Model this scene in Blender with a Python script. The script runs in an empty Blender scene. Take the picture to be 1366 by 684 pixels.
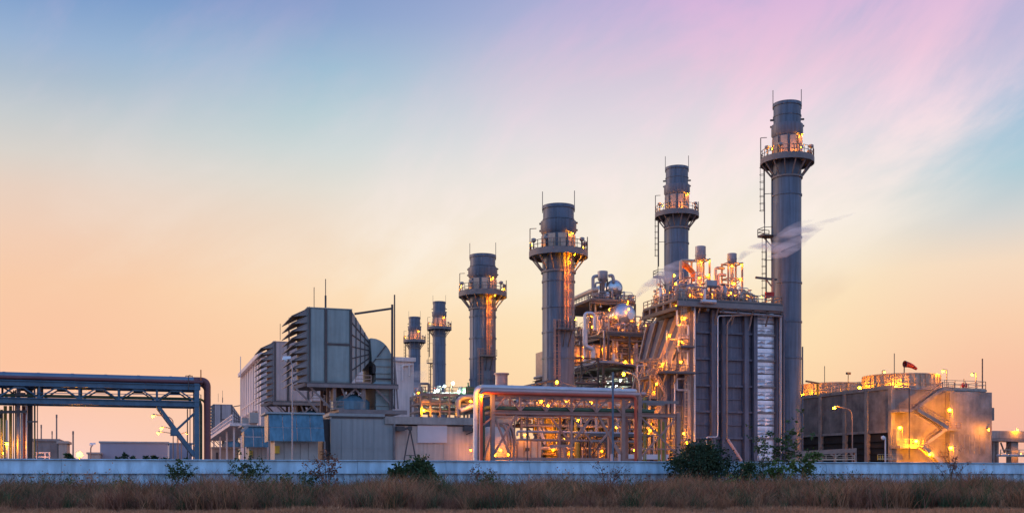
import bpy, math, random
from mathutils import Vector, Matrix
R = math.radians
sc = bpy.context.scene
col = sc.collection
rnd = random.Random(7)

# ------------------------------------------------------------------ camera
EYE, FPX, CXP, HYP = 1.6, 1450.0, 683.0, 632.0
cam_data = bpy.data.cameras.new('camera')
cam = bpy.data.objects.new('camera', cam_data)
col.objects.link(cam)
cam.location = (0, 0, EYE)
cam.rotation_euler = (R(90), 0, 0)
cam_data.sensor_fit = 'HORIZONTAL'
cam_data.sensor_width = 36.0
cam_data.lens = 36.0 * FPX / 1366.0
cam_data.shift_y = (HYP - 342.0) / 1366.0
cam_data.clip_start = 0.5
cam_data.clip_end = 20000
sc.camera = cam

# ------------------------------------------------------------------ light
sc.view_settings.view_transform = 'Standard'
sc.view_settings.look = 'None'
sc.view_settings.exposure = 0.0
sc.view_settings.gamma = 1.0
sc.view_settings.use_curve_mapping = False
sc.cycles.sample_clamp_indirect = 4.0
sc.cycles.max_bounces = 6
sc.cycles.volume_bounces = 3
sc.cycles.caustics_reflective = False
sc.cycles.caustics_refractive = False

def lin(r, g, b):
    f = lambda c: (c/255/12.92) if c/255 <= .04045 else ((c/255+.055)/1.055)**2.4
    return (f(r), f(g), f(b), 1)

world = bpy.data.worlds.new('World')
sc.world = world
world.use_nodes = True
wn, wl = world.node_tree.nodes, world.node_tree.links
wn.clear()
def N(t, nodes=None, **kw):
    n = (nodes or wn).new(t)
    for k, v in kw.items(): setattr(n, k, v)
    return n
def wmath(op, a, b=None, c=None, clamp=False):
    n = N('ShaderNodeMath', operation=op, use_clamp=clamp)
    for i, v in enumerate((a, b, c)):
        if v is None: continue
        if isinstance(v, (int, float)): n.inputs[i].default_value = v
        else: wl.new(v, n.inputs[i])
    return n.outputs[0]
def wmap(v, a, b, c=0, d=1, smooth=True):
    n = N('ShaderNodeMapRange', interpolation_type='SMOOTHSTEP' if smooth else 'LINEAR')
    wl.new(v, n.inputs[0])
    for i, x in enumerate((a, b, c, d)): n.inputs[i+1].default_value = x
    return n.outputs[0]
def wramp(v, stops):
    n = N('ShaderNodeValToRGB')
    e = n.color_ramp.elements
    while len(e) < len(stops): e.new(.5)
    for el, (p, c) in zip(e, stops):
        el.position = p; el.color = lin(*c)
    wl.new(v, n.inputs[0])
    return n.outputs[0]
def wmix(f, a, b):
    n = N('ShaderNodeMix', data_type='RGBA')
    if isinstance(f, (int, float)): n.inputs[0].default_value = f
    else: wl.new(f, n.inputs[0])
    for s, v in ((6, a), (7, b)):
        if isinstance(v, tuple): n.inputs[s].default_value = v
        else: wl.new(v, n.inputs[s])
    return n.outputs[2]
tc = N('ShaderNodeTexCoord')
sp = N('ShaderNodeSeparateXYZ'); wl.new(tc.outputs['Generated'], sp.inputs[0])
DX, DY, DZ = sp.outputs
hl = wmath('SQRT', wmath('ADD', wmath('MULTIPLY', DX, DX), wmath('ADD', wmath('MULTIPLY', DY, DY), 1e-6)))
S = wmath('DIVIDE', DX, hl)          # sine of the azimuth, the glow of the set sun is ahead
FWD = wmath('DIVIDE', DY, hl)
zc = wmath('MAXIMUM', DZ, 0.0)
left = wramp(zc, [(0, (250, 206, 196)), (.022, (252, 206, 190)), (.09, (252, 197, 162)), (.16, (248, 202, 168)), (.195, (243, 206, 180)), (.235, (232, 209, 193)), (.262, (217, 211, 204)), (.29, (198, 204, 207)),
                  (.32, (172, 189, 207)), (.345, (154, 179, 211)), (.38, (124, 158, 204)), (.42, (104, 140, 196)), (1, (60, 100, 165))])
midl = wramp(zc, [(0, (250, 200, 165)), (.05, (253, 206, 172)), (.10, (253, 209, 168)), (.16, (252, 214, 174)), (.22, (237, 217, 196)), (.25, (226, 221, 210)), (.28, (207, 217, 216)),
                  (.31, (184, 207, 214)), (.345, (157, 190, 212)), (.385, (136, 163, 205)), (.42, (122, 148, 197)), (1, (60, 100, 165))])
mid = wramp(zc, [(0, (250, 196, 140)), (.05, (253, 211, 164)), (.11, (254, 224, 179)), (.16, (253, 230, 190)), (.21, (244, 231, 208)), (.255, (231, 230, 222)),
                 (.29, (216, 221, 223)), (.345, (194, 200, 217)), (.385, (170, 180, 214)), (.42, (152, 165, 208)), (1, (60, 100, 165))])
right = wramp(zc, [(0, (238, 186, 168)), (.03, (246, 184, 160)), (.09, (249, 196, 164)), (.13, (250, 208, 174)), (.175, (246, 219, 192)), (.21, (214, 213, 210)),
                   (.25, (170, 202, 215)), (.29, (150, 190, 216)), (.35, (150, 176, 214)), (.42, (140, 160, 208)), (1, (60, 100, 165))])
back = wramp(zc, [(0, (165, 165, 200)), (.10, (200, 182, 205)), (.22, (170, 186, 222)), (.40, (125, 172, 226)), (1, (66, 112, 182))])
skyc = wmix(wmap(S, -.38, -.16, smooth=False), left, midl)
skyc = wmix(wmap(S, -.18, .03, smooth=False), skyc, mid)
skyc = wmix(wmap(S, .22, .42), skyc, right)
# veil of high cloud drawn out from the lower left to the upper right, torn into streaks
def lincomb(a, b, c=0): return wmath('ADD', wmath('ADD', wmath('MULTIPLY', S, a), wmath('MULTIPLY', DZ, b)), c)
def noise(u, v, sc, det, rough, off):
    cb = N('ShaderNodeCombineXYZ'); wl.new(u, cb.inputs[0]); wl.new(v, cb.inputs[1]); cb.inputs[2].default_value = off
    n = N('ShaderNodeTexNoise'); n.inputs['Scale'].default_value = sc; n.inputs['Detail'].default_value = det; n.inputs['Roughness'].default_value = rough; n.inputs['Distortion'].default_value = .35
    wl.new(cb.outputs[0], n.inputs['Vector']); return n.outputs[0]
along, across = lincomb(.84, .54), lincomb(-.54, .84)
st = noise(wmath('MULTIPLY', along, 2.2), wmath('MULTIPLY', across, 4.6), 1.9, 8, .60, 3.0)
big = noise(wmath('MULTIPLY', along, 2.0), wmath('MULTIPLY', across, 4.0), 1.0, 3, .5, 8.0)
line = lincomb(-.62, 1.0, -.296+.62*.426)                   # above this line the veil is closed, at the right
veil = wmath('ADD', line, wmath('MULTIPLY', wmath('SUBTRACT', big, .5), .10))
veil = wmath('ADD', veil, wmath('MULTIPLY', wmath('SUBTRACT', st, .5), .06))
veil = wmath('MULTIPLY', wmap(veil, -.06, .045), wmath('ADD', wmap(lincomb(1, -1.1, .30), -.22, .09), wmath('MULTIPLY', wmap(st, .5, .75), .18), clamp=True))
veil = wmath('MULTIPLY', veil, wmath('ADD', wmap(st, .37, .60, .42, 1.0), 0, clamp=True))
ccol = wramp(zc, [(0, (248, 212, 175)), (.12, (254, 222, 178)), (.17, (253, 238, 214)), (.22, (252, 240, 229)), (.27, (250, 231, 230)), (.31, (244, 216, 228)), (.345, (236, 200, 221)), (.40, (214, 180, 219)), (.6, (190, 170, 218)), (1, (130, 150, 205))])
skyc = wmix(wmath('MULTIPLY', veil, wmap(zc, .10, .20)), skyc, ccol)
# faint dusky smears low on the right
sm = noise(wmath('MULTIPLY', lincomb(.7, -.7), 9.0), wmath('MULTIPLY', lincomb(.7, .7), 3.0), 1.5, 4, .5, 1.0)
smk = wmath('MULTIPLY', wmath('MULTIPLY', wmap(sm, .5, .75), wmap(S, .2, .34)), wmath('MULTIPLY', wmap(zc, .06, .10), wmap(zc, .22, .15)))
skyc = wmix(wmath('MULTIPLY', smk, .6), skyc, lin(205, 165, 150))
bk = N('ShaderNodeVectorMath', operation='SCALE'); wl.new(back, bk.inputs[0]); bk.inputs['Scale'].default_value = 1.6
skyc = wmix(wmap(FWD, .45, -.55), skyc, bk.outputs[0])
gnd = wmix(wmap(DZ, -.02, -.06), skyc, lin(70, 60, 55))
bg = N('ShaderNodeBackground'); wl.new(gnd, bg.inputs[0]); bg.inputs[1].default_value = 1.0
wo = N('ShaderNodeOutputWorld'); wl.new(bg.outputs[0], wo.inputs[0])

sun_d = bpy.data.lights.new('sun', 'SUN')
sun_d.energy = 1.1; sun_d.angle = R(14); sun_d.color = (1, .62, .42)
sun = bpy.data.objects.new('sun', sun_d); col.objects.link(sun)
sun.rotation_euler = Vector((-.93, .30, .12)).to_track_quat('Z', 'Y').to_euler()   # low glow from the left, past the plant

# ------------------------------------------------------------------ plant grid: a along the units, b away from the wall
TG = .337
TH = math.atan(TG)
UX, UY = math.cos(TH), math.sin(TH)
OX, OY = 7.8, 181.9
def W(a, b, z=0): return Vector((OX + a*UX - b*UY, OY + a*UY + b*UX, z))
def A(px, b):
    k = (px - CXP)/FPX
    return (k*(OY + b*UX) - OX + b*UY)/(UX - k*UY)
def B(px, a):
    k = (px - CXP)/FPX
    return (OX + a*UX - k*(OY + a*UY))/(k*UX + UY)
def dep(a, b): return OY + a*UY + b*UX
def Zp(py, a, b): return EYE + (HYP - py)/FPX*dep(a, b)
def pt(px, py, b):
    a = A(px, b); return Vector((a, b, Zp(py, a, b)))
def pta(px, py, a):
    b = B(px, a); return Vector((a, b, Zp(py, a, b)))
def V(*p): return Vector(p)

# ------------------------------------------------------------------ materials
M = {}
def mat(name, c, rough=.6, metal=0.0, var=.25, scale=.6, streak=0.0, bump=.0, bscale=8, rust=0.0, emit=None, strength=0, spec=.4):
    m = bpy.data.materials.new(name); m.use_nodes = True
    nt = m.node_tree; n, l = nt.nodes, nt.links
    bs = n['Principled BSDF']
    bs.inputs['Roughness'].default_value = rough; bs.inputs['Metallic'].default_value = metal
    bs.inputs['Specular IOR Level'].default_value = spec
    M[name] = m
    if emit:
        bs.inputs['Base Color'].default_value = (*c, 1)
        bs.inputs['Emission Color'].default_value = (*emit, 1); bs.inputs['Emission Strength'].default_value = strength
        return m
    t = n.new('ShaderNodeTexCoord'); g = n.new('ShaderNodeNewGeometry')
    nz = n.new('ShaderNodeTexNoise'); nz.inputs['Scale'].default_value = scale; nz.inputs['Detail'].default_value = 6; nz.inputs['Roughness'].default_value = .65
    l.new(t.outputs['Object'], nz.inputs['Vector'])
    rp = n.new('ShaderNodeMapRange'); l.new(nz.outputs[0], rp.inputs[0])
    rp.inputs[1].default_value = .3; rp.inputs[2].default_value = .7; rp.inputs[3].default_value = 1-var; rp.inputs[4].default_value = 1+var
    fac = rp.outputs[0]
    if streak:
        mp = n.new('ShaderNodeMapping'); mp.inputs['Scale'].default_value = (1.6, 1.6, .09); l.new(t.outputs['Object'], mp.inputs[0])
        ns = n.new('ShaderNodeTexNoise'); ns.inputs['Scale'].default_value = 1.4; ns.inputs['Detail'].default_value = 5; l.new(mp.outputs[0], ns.inputs['Vector'])
        r2 = n.new('ShaderNodeMapRange'); l.new(ns.outputs[0], r2.inputs[0])
        r2.inputs[1].default_value = .35; r2.inputs[2].default_value = .68; r2.inputs[3].default_value = 1+streak*.4; r2.inputs[4].default_value = 1-streak
        mm = n.new('ShaderNodeMath'); mm.operation = 'MULTIPLY'; l.new(fac, mm.inputs[0]); l.new(r2.outputs[0], mm.inputs[1]); fac = mm.outputs[0]
    # a slight tone of its own for every object
    oi = n.new('ShaderNodeObjectInfo'); r3 = n.new('ShaderNodeMapRange'); l.new(oi.outputs['Random'], r3.inputs[0])
    r3.inputs[3].default_value = 1-var*.35; r3.inputs[4].default_value = 1+var*.35
    m3 = n.new('ShaderNodeMath'); m3.operation = 'MULTIPLY'; l.new(fac, m3.inputs[0]); l.new(r3.outputs[0], m3.inputs[1]); fac = m3.outputs[0]
    vm = n.new('ShaderNodeVectorMath'); vm.operation = 'SCALE'; vm.inputs[0].default_value = c; l.new(fac, vm.inputs['Scale'])
    out = vm.outputs[0]
    if rust:
        n4 = n.new('ShaderNodeTexNoise'); n4.inputs['Scale'].default_value = 1.1; n4.inputs['Detail'].default_value = 8; n4.inputs['Roughness'].default_value = .7
        l.new(t.outputs['Object'], n4.inputs['Vector'])
        r4 = n.new('ShaderNodeMapRange'); l.new(n4.outputs[0], r4.inputs[0]); r4.inputs[1].default_value = .56; r4.inputs[2].default_value = .7; r4.inputs[4].default_value = rust
        mx = n.new('ShaderNodeMix'); mx.data_type = 'RGBA'; l.new(r4.outputs[0], mx.inputs[0]); l.new(out, mx.inputs[6]); mx.inputs[7].default_value = (.13, .06, .03, 1)
        out = mx.outputs[2]
    l.new(out, bs.inputs['Base Color'])
    if bump:
        nb = n.new('ShaderNodeTexNoise'); nb.inputs['Scale'].default_value = bscale; nb.inputs['Detail'].default_value = 4; l.new(t.outputs['Object'], nb.inputs['Vector'])
        bp = n.new('ShaderNodeBump'); bp.inputs['Strength'].default_value = bump; bp.inputs['Distance'].default_value = .05
        l.new(nb.outputs[0], bp.inputs['Height']); l.new(bp.outputs[0], bs.inputs['Normal'])
    return m
mat('stack', (.098, .132, .185), .5, 0, .16, .3, .34, spec=.5, rust=.05)
mat('hrsg', (.115, .12, .16), .55, 0, .2, .5, .3, rust=.14)
mat('steel', (.20, .17, .165), .6, 0, .2, .8, rust=.35)
mat('steel_dark', (.075, .066, .066), .6, 0, .2, .8, rust=.3)
mat('steel_blue', (.065, .135, .20), .5, 0, .2, .6, .15, rust=.12)
mat('steel_warm', (.27, .19, .155), .6, 0, .2, .8, rust=.3)
mat('grate', (.10, .095, .095), .7, 0, .2, 1, rust=.3)
mat('intake', (.225, .295, .295), .5, 0, .14, .3, .14, rust=.05, bump=.15, bscale=.6)
mat('transition', (.34, .34, .32), .55, 0, .12, .3, .15)
mat('intake_beige', (.45, .365, .355), .55, 0, .1, .3, .2)
mat('hood', (.20, .19, .19), .6, 0, .2, .8, rust=.5)
mat('hall', (.76, .66, .63), .7, 0, .06, .2, .18)
mat('clad_grey', (.28, .30, .30), .55, 0, .08, .3, .12, bump=.12, bscale=.5)
mat('render_tan', (.56, .44, .37), .8, 0, .1, .4, .2, bump=.15)
mat('white_sheet', (.60, .54, .55), .5, 0, .05)
mat('canopy_blue', (.085, .185, .245), .4, .1, .22, .5, .25, rust=.10)
mat('canopy_top', (.30, .34, .36), .6, 0, .15)
mat('door', (.36, .35, .33), .6, 0, .12)
mat('concrete', (.235, .203, .182), .9, 0, .42, .35, .10, bump=.3, bscale=3)
mat('concrete_pale', (.31, .272, .245), .9, 0, .3, .4, .15, bump=.3, bscale=3)
mat('louvre_dark', (.035, .032, .032), .8, 0, .2)
mat('fan_ring', (.48, .36, .26), .7, 0, .15, .5, .3)
mat('wall_blue', (.49, .71, .85), .55, 0, .14, .45, .28, bump=.1, bscale=2, rust=.12)
mat('frame_pink', (.36, .205, .165), .6, 0, .2, .8, rust=.3)
mat('pipe_white', (.55, .53, .55), .38, .35, .12, .8, rust=.12)
mat('pipe_steel', (.28, .28, .31), .45, .4, .15, .8)
mat('pipe_red', (.55, .09, .045), .5, 0, .2)
mat('pipe_pink', (.56, .36, .33), .5, .1, .15)
mat('pipe_green', (.075, .12, .07), .55, 0, .2)
mat('pipe_olive', (.30, .27, .06), .55, 0, .2)
mat('pipe_maroon', (.16, .06, .065), .5, 0, .2)
mat('pipe_blue', (.14, .20, .27), .38, .35, .12, .5)
mat('insul', (.42, .33, .26), .5, .25, .2, 1.2)
mat('silver', (.68, .70, .76), .42, .55, .12, 1.5)
mat('drum', (.50, .54, .58), .3, .8, .1, 1)
mat('orange', (.62, .17, .04), .5, 0, .15)
mat('red', (.45, .03, .02), .6, 0, .1)
mat('yellow', (.62, .40, .04), .5, 0, .15)
mat('green', (.05, .16, .07), .5, 0, .15)
mat('white', (.75, .76, .78), .5, 0, .05)
mat('warehouse', (.30, .32, .40), .6, 0, .05, .1)
mat('brick_far', (.30, .24, .22), .8, 0, .2)
mat('far_stack', (.36, .22, .17), .8, 0, .1)
mat('beige', (.46, .37, .31), .7, 0, .1)
mat('housing', (.25, .25, .25), .5, 0, .05)
mat('bulb_sodium', (1, .6, .2), emit=(1, .31, .0005), strength=1150)
mat('bulb_small', (1, .6, .2), emit=(1, .27, .0008), strength=1150)
mat('bulb_white', (1, 1, .9), emit=(.80, 1, .74), strength=420)
mat('glass_off', (.7, .72, .72), .2, 0, .05)
for k in ('bulb_sodium', 'bulb_small', 'bulb_white'): M[k].cycles.emission_sampling = 'FRONT'

# ------------------------------------------------------------------ mesh builder
class MB:
    def __init__(s): s.v, s.f = [], []
    def add(s, vs, fs):
        o = len(s.v); s.v += [Vector(x) for x in vs]; s.f += [tuple(i+o for i in f) for f in fs]; return s
    def box(s, p, q):
        x0, x1 = sorted((p[0], q[0])); y0, y1 = sorted((p[1], q[1])); z0, z1 = sorted((p[2], q[2]))
        return s.add([(x0,y0,z0),(x1,y0,z0),(x1,y1,z0),(x0,y1,z0),(x0,y0,z1),(x1,y0,z1),(x1,y1,z1),(x0,y1,z1)],
                     [(3,2,1,0),(4,5,6,7),(0,1,5,4),(1,2,6,5),(2,3,7,6),(3,0,4,7)])
    def hexa(s, bot, top):
        return s.add(list(bot)+list(top), [(3,2,1,0),(4,5,6,7),(0,1,5,4),(1,2,6,5),(2,3,7,6),(3,0,4,7)])
    def bar(s, p, q, w, h=None):
        p, q = Vector(p), Vector(q); h = h or w
        d = (q-p).normalized(); up = Vector((0,0,1)) if abs(d.z) < .95 else Vector((0,1,0))
        x = d.cross(up).normalized()*w/2; y = x.cross(d).normalized()*h/2
        r = [p-x-y, p+x-y, p+x+y, p-x+y, q-x-y, q+x-y, q+x+y, q-x+y]
        return s.add(r, [(3,2,1,0),(4,5,6,7),(0,1,5,4),(1,2,6,5),(2,3,7,6),(3,0,4,7)])
    def tube(s, pts, r, n=8, cap=True):
        pts = [Vector(p) for p in pts]
        rs = r if isinstance(r, (list, tuple)) else [r]*len(pts)
        t0 = (pts[1]-pts[0]).normalized()
        up = Vector((0,0,1)) if abs(t0.z) < .9 else Vector((1,0,0))
        x = t0.cross(up).normalized()
        o = len(s.v)
        for i, p in enumerate(pts):
            t = (pts[min(i+1, len(pts)-1)]-pts[max(i-1, 0)]).normalized()
            x = (x - t*x.dot(t)).normalized(); y = t.cross(x)
            for k in range(n):
                an = 2*math.pi*k/n
                s.v.append(p + (x*math.cos(an)+y*math.sin(an))*rs[i])
        for i in range(len(pts)-1):
            for k in range(n):
                k2 = (k+1) % n
                s.f.append((o+i*n+k, o+i*n+k2, o+(i+1)*n+k2, o+(i+1)*n+k))
        if cap:
            s.f.append(tuple(o+k for k in reversed(range(n)))); e = o+(len(pts)-1)*n
            s.f.append(tuple(e+k for k in range(n)))
        return s
    def lathe(s, c, prof, n=24, axis='z', a0=0, a1=360, cap=True):
        # prof: (radius, height) pairs, turned about the axis through c
        o = len(s.v); c = Vector(c); full = a1-a0 >= 360
        m = n if full else n+1
        for r, h in prof:
            for k in range(m):
                an = R(a0 + (a1-a0)*k/n)
                if axis == 'z': p = Vector((r*math.cos(an), r*math.sin(an), h))
                elif axis == 'b': p = Vector((r*math.cos(an), h, r*math.sin(an)))
                else: p = Vector((h, r*math.cos(an), r*math.sin(an)))
                s.v.append(c+p)
        for i in range(len(prof)-1):
            for k in range(n):
                k2 = (k+1) % m
                q = (o+i*m+k, o+i*m+k2, o+(i+1)*m+k2, o+(i+1)*m+k)
                s.f.append(tuple(reversed(q)) if axis == 'b' else q)
        if cap and full:
            if prof[0][0] > .01: s.f.append(tuple(o+k for k in reversed(range(m))))
            e = o+(len(prof)-1)*m
            if prof[-1][0] > .01: s.f.append(tuple(e+k for k in range(m)))
        return s
    def mesh(s, name, base=(0,0,0)):
        b = Vector(base); me = bpy.data.meshes.new(name)
        me.from_pydata([p-b for p in s.v], [], s.f)
        me.polygons.foreach_set('use_smooth', [True]*len(me.polygons))
        me.set_sharp_from_angle(angle=R(38))
        return me

def bend(pts, rad, n=4):
    pts = [Vector(p) for p in pts]; out = [pts[0]]
    for i in range(1, len(pts)-1):
        p, a, b = pts[i], pts[i-1], pts[i+1]
        r = min(rad, (a-p).length*.49, (b-p).length*.49)
        s = p+(a-p).normalized()*r; e = p+(b-p).normalized()*r
        for k in range(n+1):
            t = k/n; out.append(s*(1-t)**2 + p*2*t*(1-t) + e*t*t)
    out.append(pts[-1]); return out

def link_mesh(name, me, m, parent=None):
    o = bpy.data.objects.new(name, me); col.objects.link(o)
    if m is not None and not me.materials: me.materials.append(m)
    if parent: o.parent = parent
    return o

class Thing:
    def __init__(s, name, label, cat, base, group=None):
        s.base = Vector(base)
        s.o = bpy.data.objects.new(name, None); col.objects.link(s.o)
        s.o.location = W(*s.base); s.o.rotation_euler = (0, 0, TH)
        s.o.empty_display_size = .5
        s.o['label'] = label; s.o['category'] = cat
        if group: s.o['group'] = group
    def mk(s, name, mb, m, par=None, kind=None, label=None):
        o = link_mesh(name, mb.mesh(name, s.base), M[m], par or s.o)
        if kind: o['kind'] = kind
        if label: o['label'] = label
        return o
    def bar(s, name, p, q, w, m, h=None, par=None): return s.mk(name, MB().bar(p, q, w, h), m, par)
    def box(s, name, p, q, m, par=None): return s.mk(name, MB().box(p, q), m, par)
    def tube(s, name, pts, r, m, n=10, rad=None, par=None):
        return s.mk(name, MB().tube(bend(pts, rad) if rad else pts, r, n), m, par)
    def lathe(s, name, c, prof, m, n=24, par=None, **k): return s.mk(name, MB().lathe(c, prof, n, **k), m, par)
    def rail(s, pts, h=1.15, m='steel', r=.05, step=1.6, par=None, name='railing'):
        mb = MB(); pts = [Vector(p) for p in pts]
        for i in range(len(pts)-1):
            p, q = pts[i], pts[i+1]; L = (q-p).length; n = max(1, round(L/step))
            for k in range(n+1):
                c = p.lerp(q, k/n); mb.bar(c, c+V(0,0,h), r*1.8)
            for f in (1, .55): mb.bar(p+V(0,0,h*f), q+V(0,0,h*f), r*1.7)
            mb.bar(p+V(0,0,.1), q+V(0,0,.1), .04, .2)
        return s.mk(name, mb, m, par, 'stuff')
    def ladder(s, p, z0, z1, ang, m='steel', cage=True, w=.55, r=.045, cr=.48):
        # p: (a, b) at the rungs, ang: the outward direction
        mb = MB(); p = V(p[0], p[1], 0); out = V(math.cos(R(ang)), math.sin(R(ang)), 0); sd = V(-out.y, out.x, 0)
        for k in (-1, 1): mb.bar(p+sd*k*w/2+V(0,0,z0), p+sd*k*w/2+V(0,0,z1), r*2)
        z = z0+.3
        while z < z1: mb.bar(p-sd*w/2+V(0,0,z), p+sd*w/2+V(0,0,z), .05); z += .6
        if cage:
            z = z0+2.3; ring = [p + sd*math.cos(R(t))*cr + out*(cr*.75+math.sin(R(t))*cr) for t in range(-30, 211, 40)]
            while z < z1:
                for i in range(len(ring)-1): mb.bar(ring[i]+V(0,0,z), ring[i+1]+V(0,0,z), .07)
                z += 1.3
            for q in ring[::2]: mb.bar(q+V(0,0,z0+2.3), q+V(0,0,z1), .055)
        return s.mk('ladder', mb, m, None, 'stuff')
    def lamp(s, p, size=1.0, kind='bulb_sodium', housing=True, par=None):
        p = Vector(p)
        h = link_mesh('lamp', HOUSING, M['housing'], par or s.o) if housing else None
        b = link_mesh('bulb' if housing else 'lamp', BULB[kind], M[kind], h or par or s.o)
        if h: h.location = p-s.base
        else: b.location = p-s.base
        b.scale = (size,)*3
        return b
    def shielded(s, p, away, size, kind='bulb_small'):
        # lamp turned to the wall, with its back plate outwards
        p = Vector(p); d = Vector(away).normalized(); sd = V(-d.y, d.x, 0); q = p+d*.22
        o = s.mk('lamp', MB().hexa([q-sd*.22+V(0,0,-.2),q+sd*.22+V(0,0,-.2),q+sd*.22+d*.06+V(0,0,-.2),q-sd*.22+d*.06+V(0,0,-.2)][::-1],
                                   [q-sd*.22+V(0,0,.24),q+sd*.22+V(0,0,.24),q+sd*.22+d*.06+V(0,0,.24),q-sd*.22+d*.06+V(0,0,.24)][::-1]), 'housing')
        return s.lamp(p, size, kind, False, o)
    def steel(s, As, Bs, Zs, w, m, brace=0, rngseed=1, z0=0, deck=None):
        rg = random.Random(rngseed)
        for a in As:
            for b in Bs: s.bar('column', V(a,b,z0), V(a,b,Zs[-1]), w, m)
        zl = [z0]+list(Zs)
        for zi, z in enumerate(Zs):
            for b in Bs:
                for i in range(len(As)-1): s.bar('beam', V(As[i]+w/2,b,z-w/2), V(As[i+1]-w/2,b,z-w/2), w*.8, m, w)
            for a in As:
                for i in range(len(Bs)-1): s.bar('beam', V(a,Bs[i]+w/2,z-w/2), V(a,Bs[i+1]-w/2,z-w/2), w*.8, m, w)
            if brace:
                for b in Bs[:1]+Bs[-1:]:
                    for i in range(len(As)-1):
                        if rg.random() < brace:
                            p, q = V(As[i],b-.02,zl[zi]), V(As[i+1],b-.02,z-w)
                            if rg.random() < .5: p, q = V(As[i],b-.02,z-w), V(As[i+1],b-.02,zl[zi])
                            s.bar('brace', p, q, w*.5, m)
                for a in As[:1]+As[-1:]:
                    for i in range(len(Bs)-1):
                        if rg.random() < brace: s.bar('brace', V(a,Bs[i],zl[zi]), V(a,Bs[i+1],z-w), w*.5, m)
            if deck and zi in deck: s.box('deck', V(As[0],Bs[0],z+.01), V(As[-1],Bs[-1],z+.16), 'grate')
    def clutter(s, a0, a1, b0, b1, z, h, n, seed, mats=('insul','pipe_steel','steel','insul','pipe_white')):
        rg = random.Random(seed)
        for i in range(n):
            a, b = rg.uniform(a0,a1), rg.uniform(b0,b1); m = rg.choice(mats); t = rg.random(); hh = h*rg.uniform(.35,1)
            if t < .42:      # a riser that turns over and comes down again
                L = rg.uniform(.8,3.2)*rg.choice((-1,1)); d = V(L,0,0) if rg.random()<.6 else V(0,L,0)
                c = V(a,b,z); a2 = c+d
                if not (a0-.5 <= a2.x <= a1+.5 and b0-.5 <= a2.y <= b1+.5): d = -d
                s.tube('pipe', [c, c+V(0,0,hh), c+V(0,0,hh)+d, c+d+V(0,0,rg.uniform(0,hh*.5))], rg.uniform(.06,.15), m, 8, .35)
            elif t < .62:    # valve with hand wheel
                k = rg.uniform(.5,.9)
                o = s.lathe('valve', V(a,b,z), [(.14*k,0),(.14*k,.5*k),(.38*k,.55*k),(.38*k,.95*k),(.16*k,1.05*k),(.12*k,hh*.6+.9*k)], m, 10)
                s.lathe('hand_wheel', V(a,b,z+hh*.6+.9*k), [(.0,0),(.36*k,.0),(.40*k,.05),(.36*k,.1),(0,.1)], 'red' if rg.random()<.3 else 'steel_dark', 10, par=o)
            elif t < .74:    # upright vessel
                r = rg.uniform(.3,.55)
                s.lathe('vessel', V(a,b,z), [(r*.4,0),(r*.4,.4),(r,.7),(r,hh*.7+.5),(r*.7,hh*.7+.75),(0,hh*.7+.85)], m, 14)
            elif t < .9:    # level run
                L = rg.uniform(2,5); zz = z+rg.uniform(.4,hh)
                a2 = min(a+L,a1)
                s.tube('pipe', [V(a,b,z), V(a,b,zz), V(a2,b,zz), V(a2,b,z)], rg.uniform(.05,.12), m, 8, .3)
            else:
                o = s.box('cabinet', V(a,b,z+.3), V(a+rg.uniform(.6,1.2),b+.5,z+rg.uniform(1.2,2)), 'door')
                s.box('cabinet_stand', V(a+.1,b+.1,z), V(a+.5,b+.4,z+.298), 'steel_dark', par=o)

def ico(r, n=10):
    prof = [(r*math.sin(math.pi*i/6), -r*math.cos(math.pi*i/6)) for i in range(7)]
    return MB().lathe((0,0,0), prof, n, cap=False)
BULB = {k: ico(rr).mesh(k) for k, rr in (('bulb_sodium',.11),('bulb_small',.075),('bulb_white',.12))}
HOUSING = MB().lathe((0,0,.17), [(.24,0),(.19,.08),(.08,.13),(.0,.14)], 10).mesh('lamp_housing')

def solo(name, label, cat, mb, m, base, group=None, kind=None):
    o = link_mesh(name, mb.mesh(name, base), M[m]); o.location = W(*base); o.rotation_euler = (0,0,TH)
    if kind: o['kind'] = kind
    if label: o['label'] = label
    if cat: o['category'] = cat
    if group: o['group'] = group
    return o

def copy_tree(o, parent=None):
    c = o.copy(); col.objects.link(c)
    if parent: c.parent = parent
    for ch in list(o.children): copy_tree(ch, c)
    return c
def dup(T, a, b, label, z=0, swap=None):
    o = copy_tree(T.o); o.location = W(a, b, z); o['label'] = label
    if swap:
        def walk(x):
            if x.type == 'MESH' and x.data.materials and x.data.materials[0] and x.data.materials[0].name in swap:
                x.material_slots[0].link = 'OBJECT'; x.material_slots[0].material = M[swap[x.data.materials[0].name]]
            for c in x.children: walk(c)
        walk(o)
    return o
# ================================================================== ground
def ground():
    mb = MB(); s = 900
    mb.add([(-s,-s,0),(s,-s,0),(s,s,0),(-s,s,0)], [(0,1,2,3)])
    mat('soil', (.085, .065, .05), .95, 0, .35, .3, bump=.4, bscale=4)
    o = link_mesh('ground', mb.mesh('ground'), M['soil']); o['kind'] = 'structure'
    o['label'] = 'dry brown earth reaching from the grass strip to the horizon'
    mb = MB(); z = .02
    mat('paving', (.20, .19, .18), .9, 0, .25, .1, bump=.2)
    p = [W(-150,-97.5,z), W(220,-97.5,z), W(220,330,z), W(-150,330,z)]
    mb.add(p, [(0,1,2,3)])
    o = link_mesh('paving', mb.mesh('paving'), M['paving']); o['kind'] = 'structure'
    o['label'] = 'grey concrete yard under the power plant behind the wall'
ground()

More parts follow.
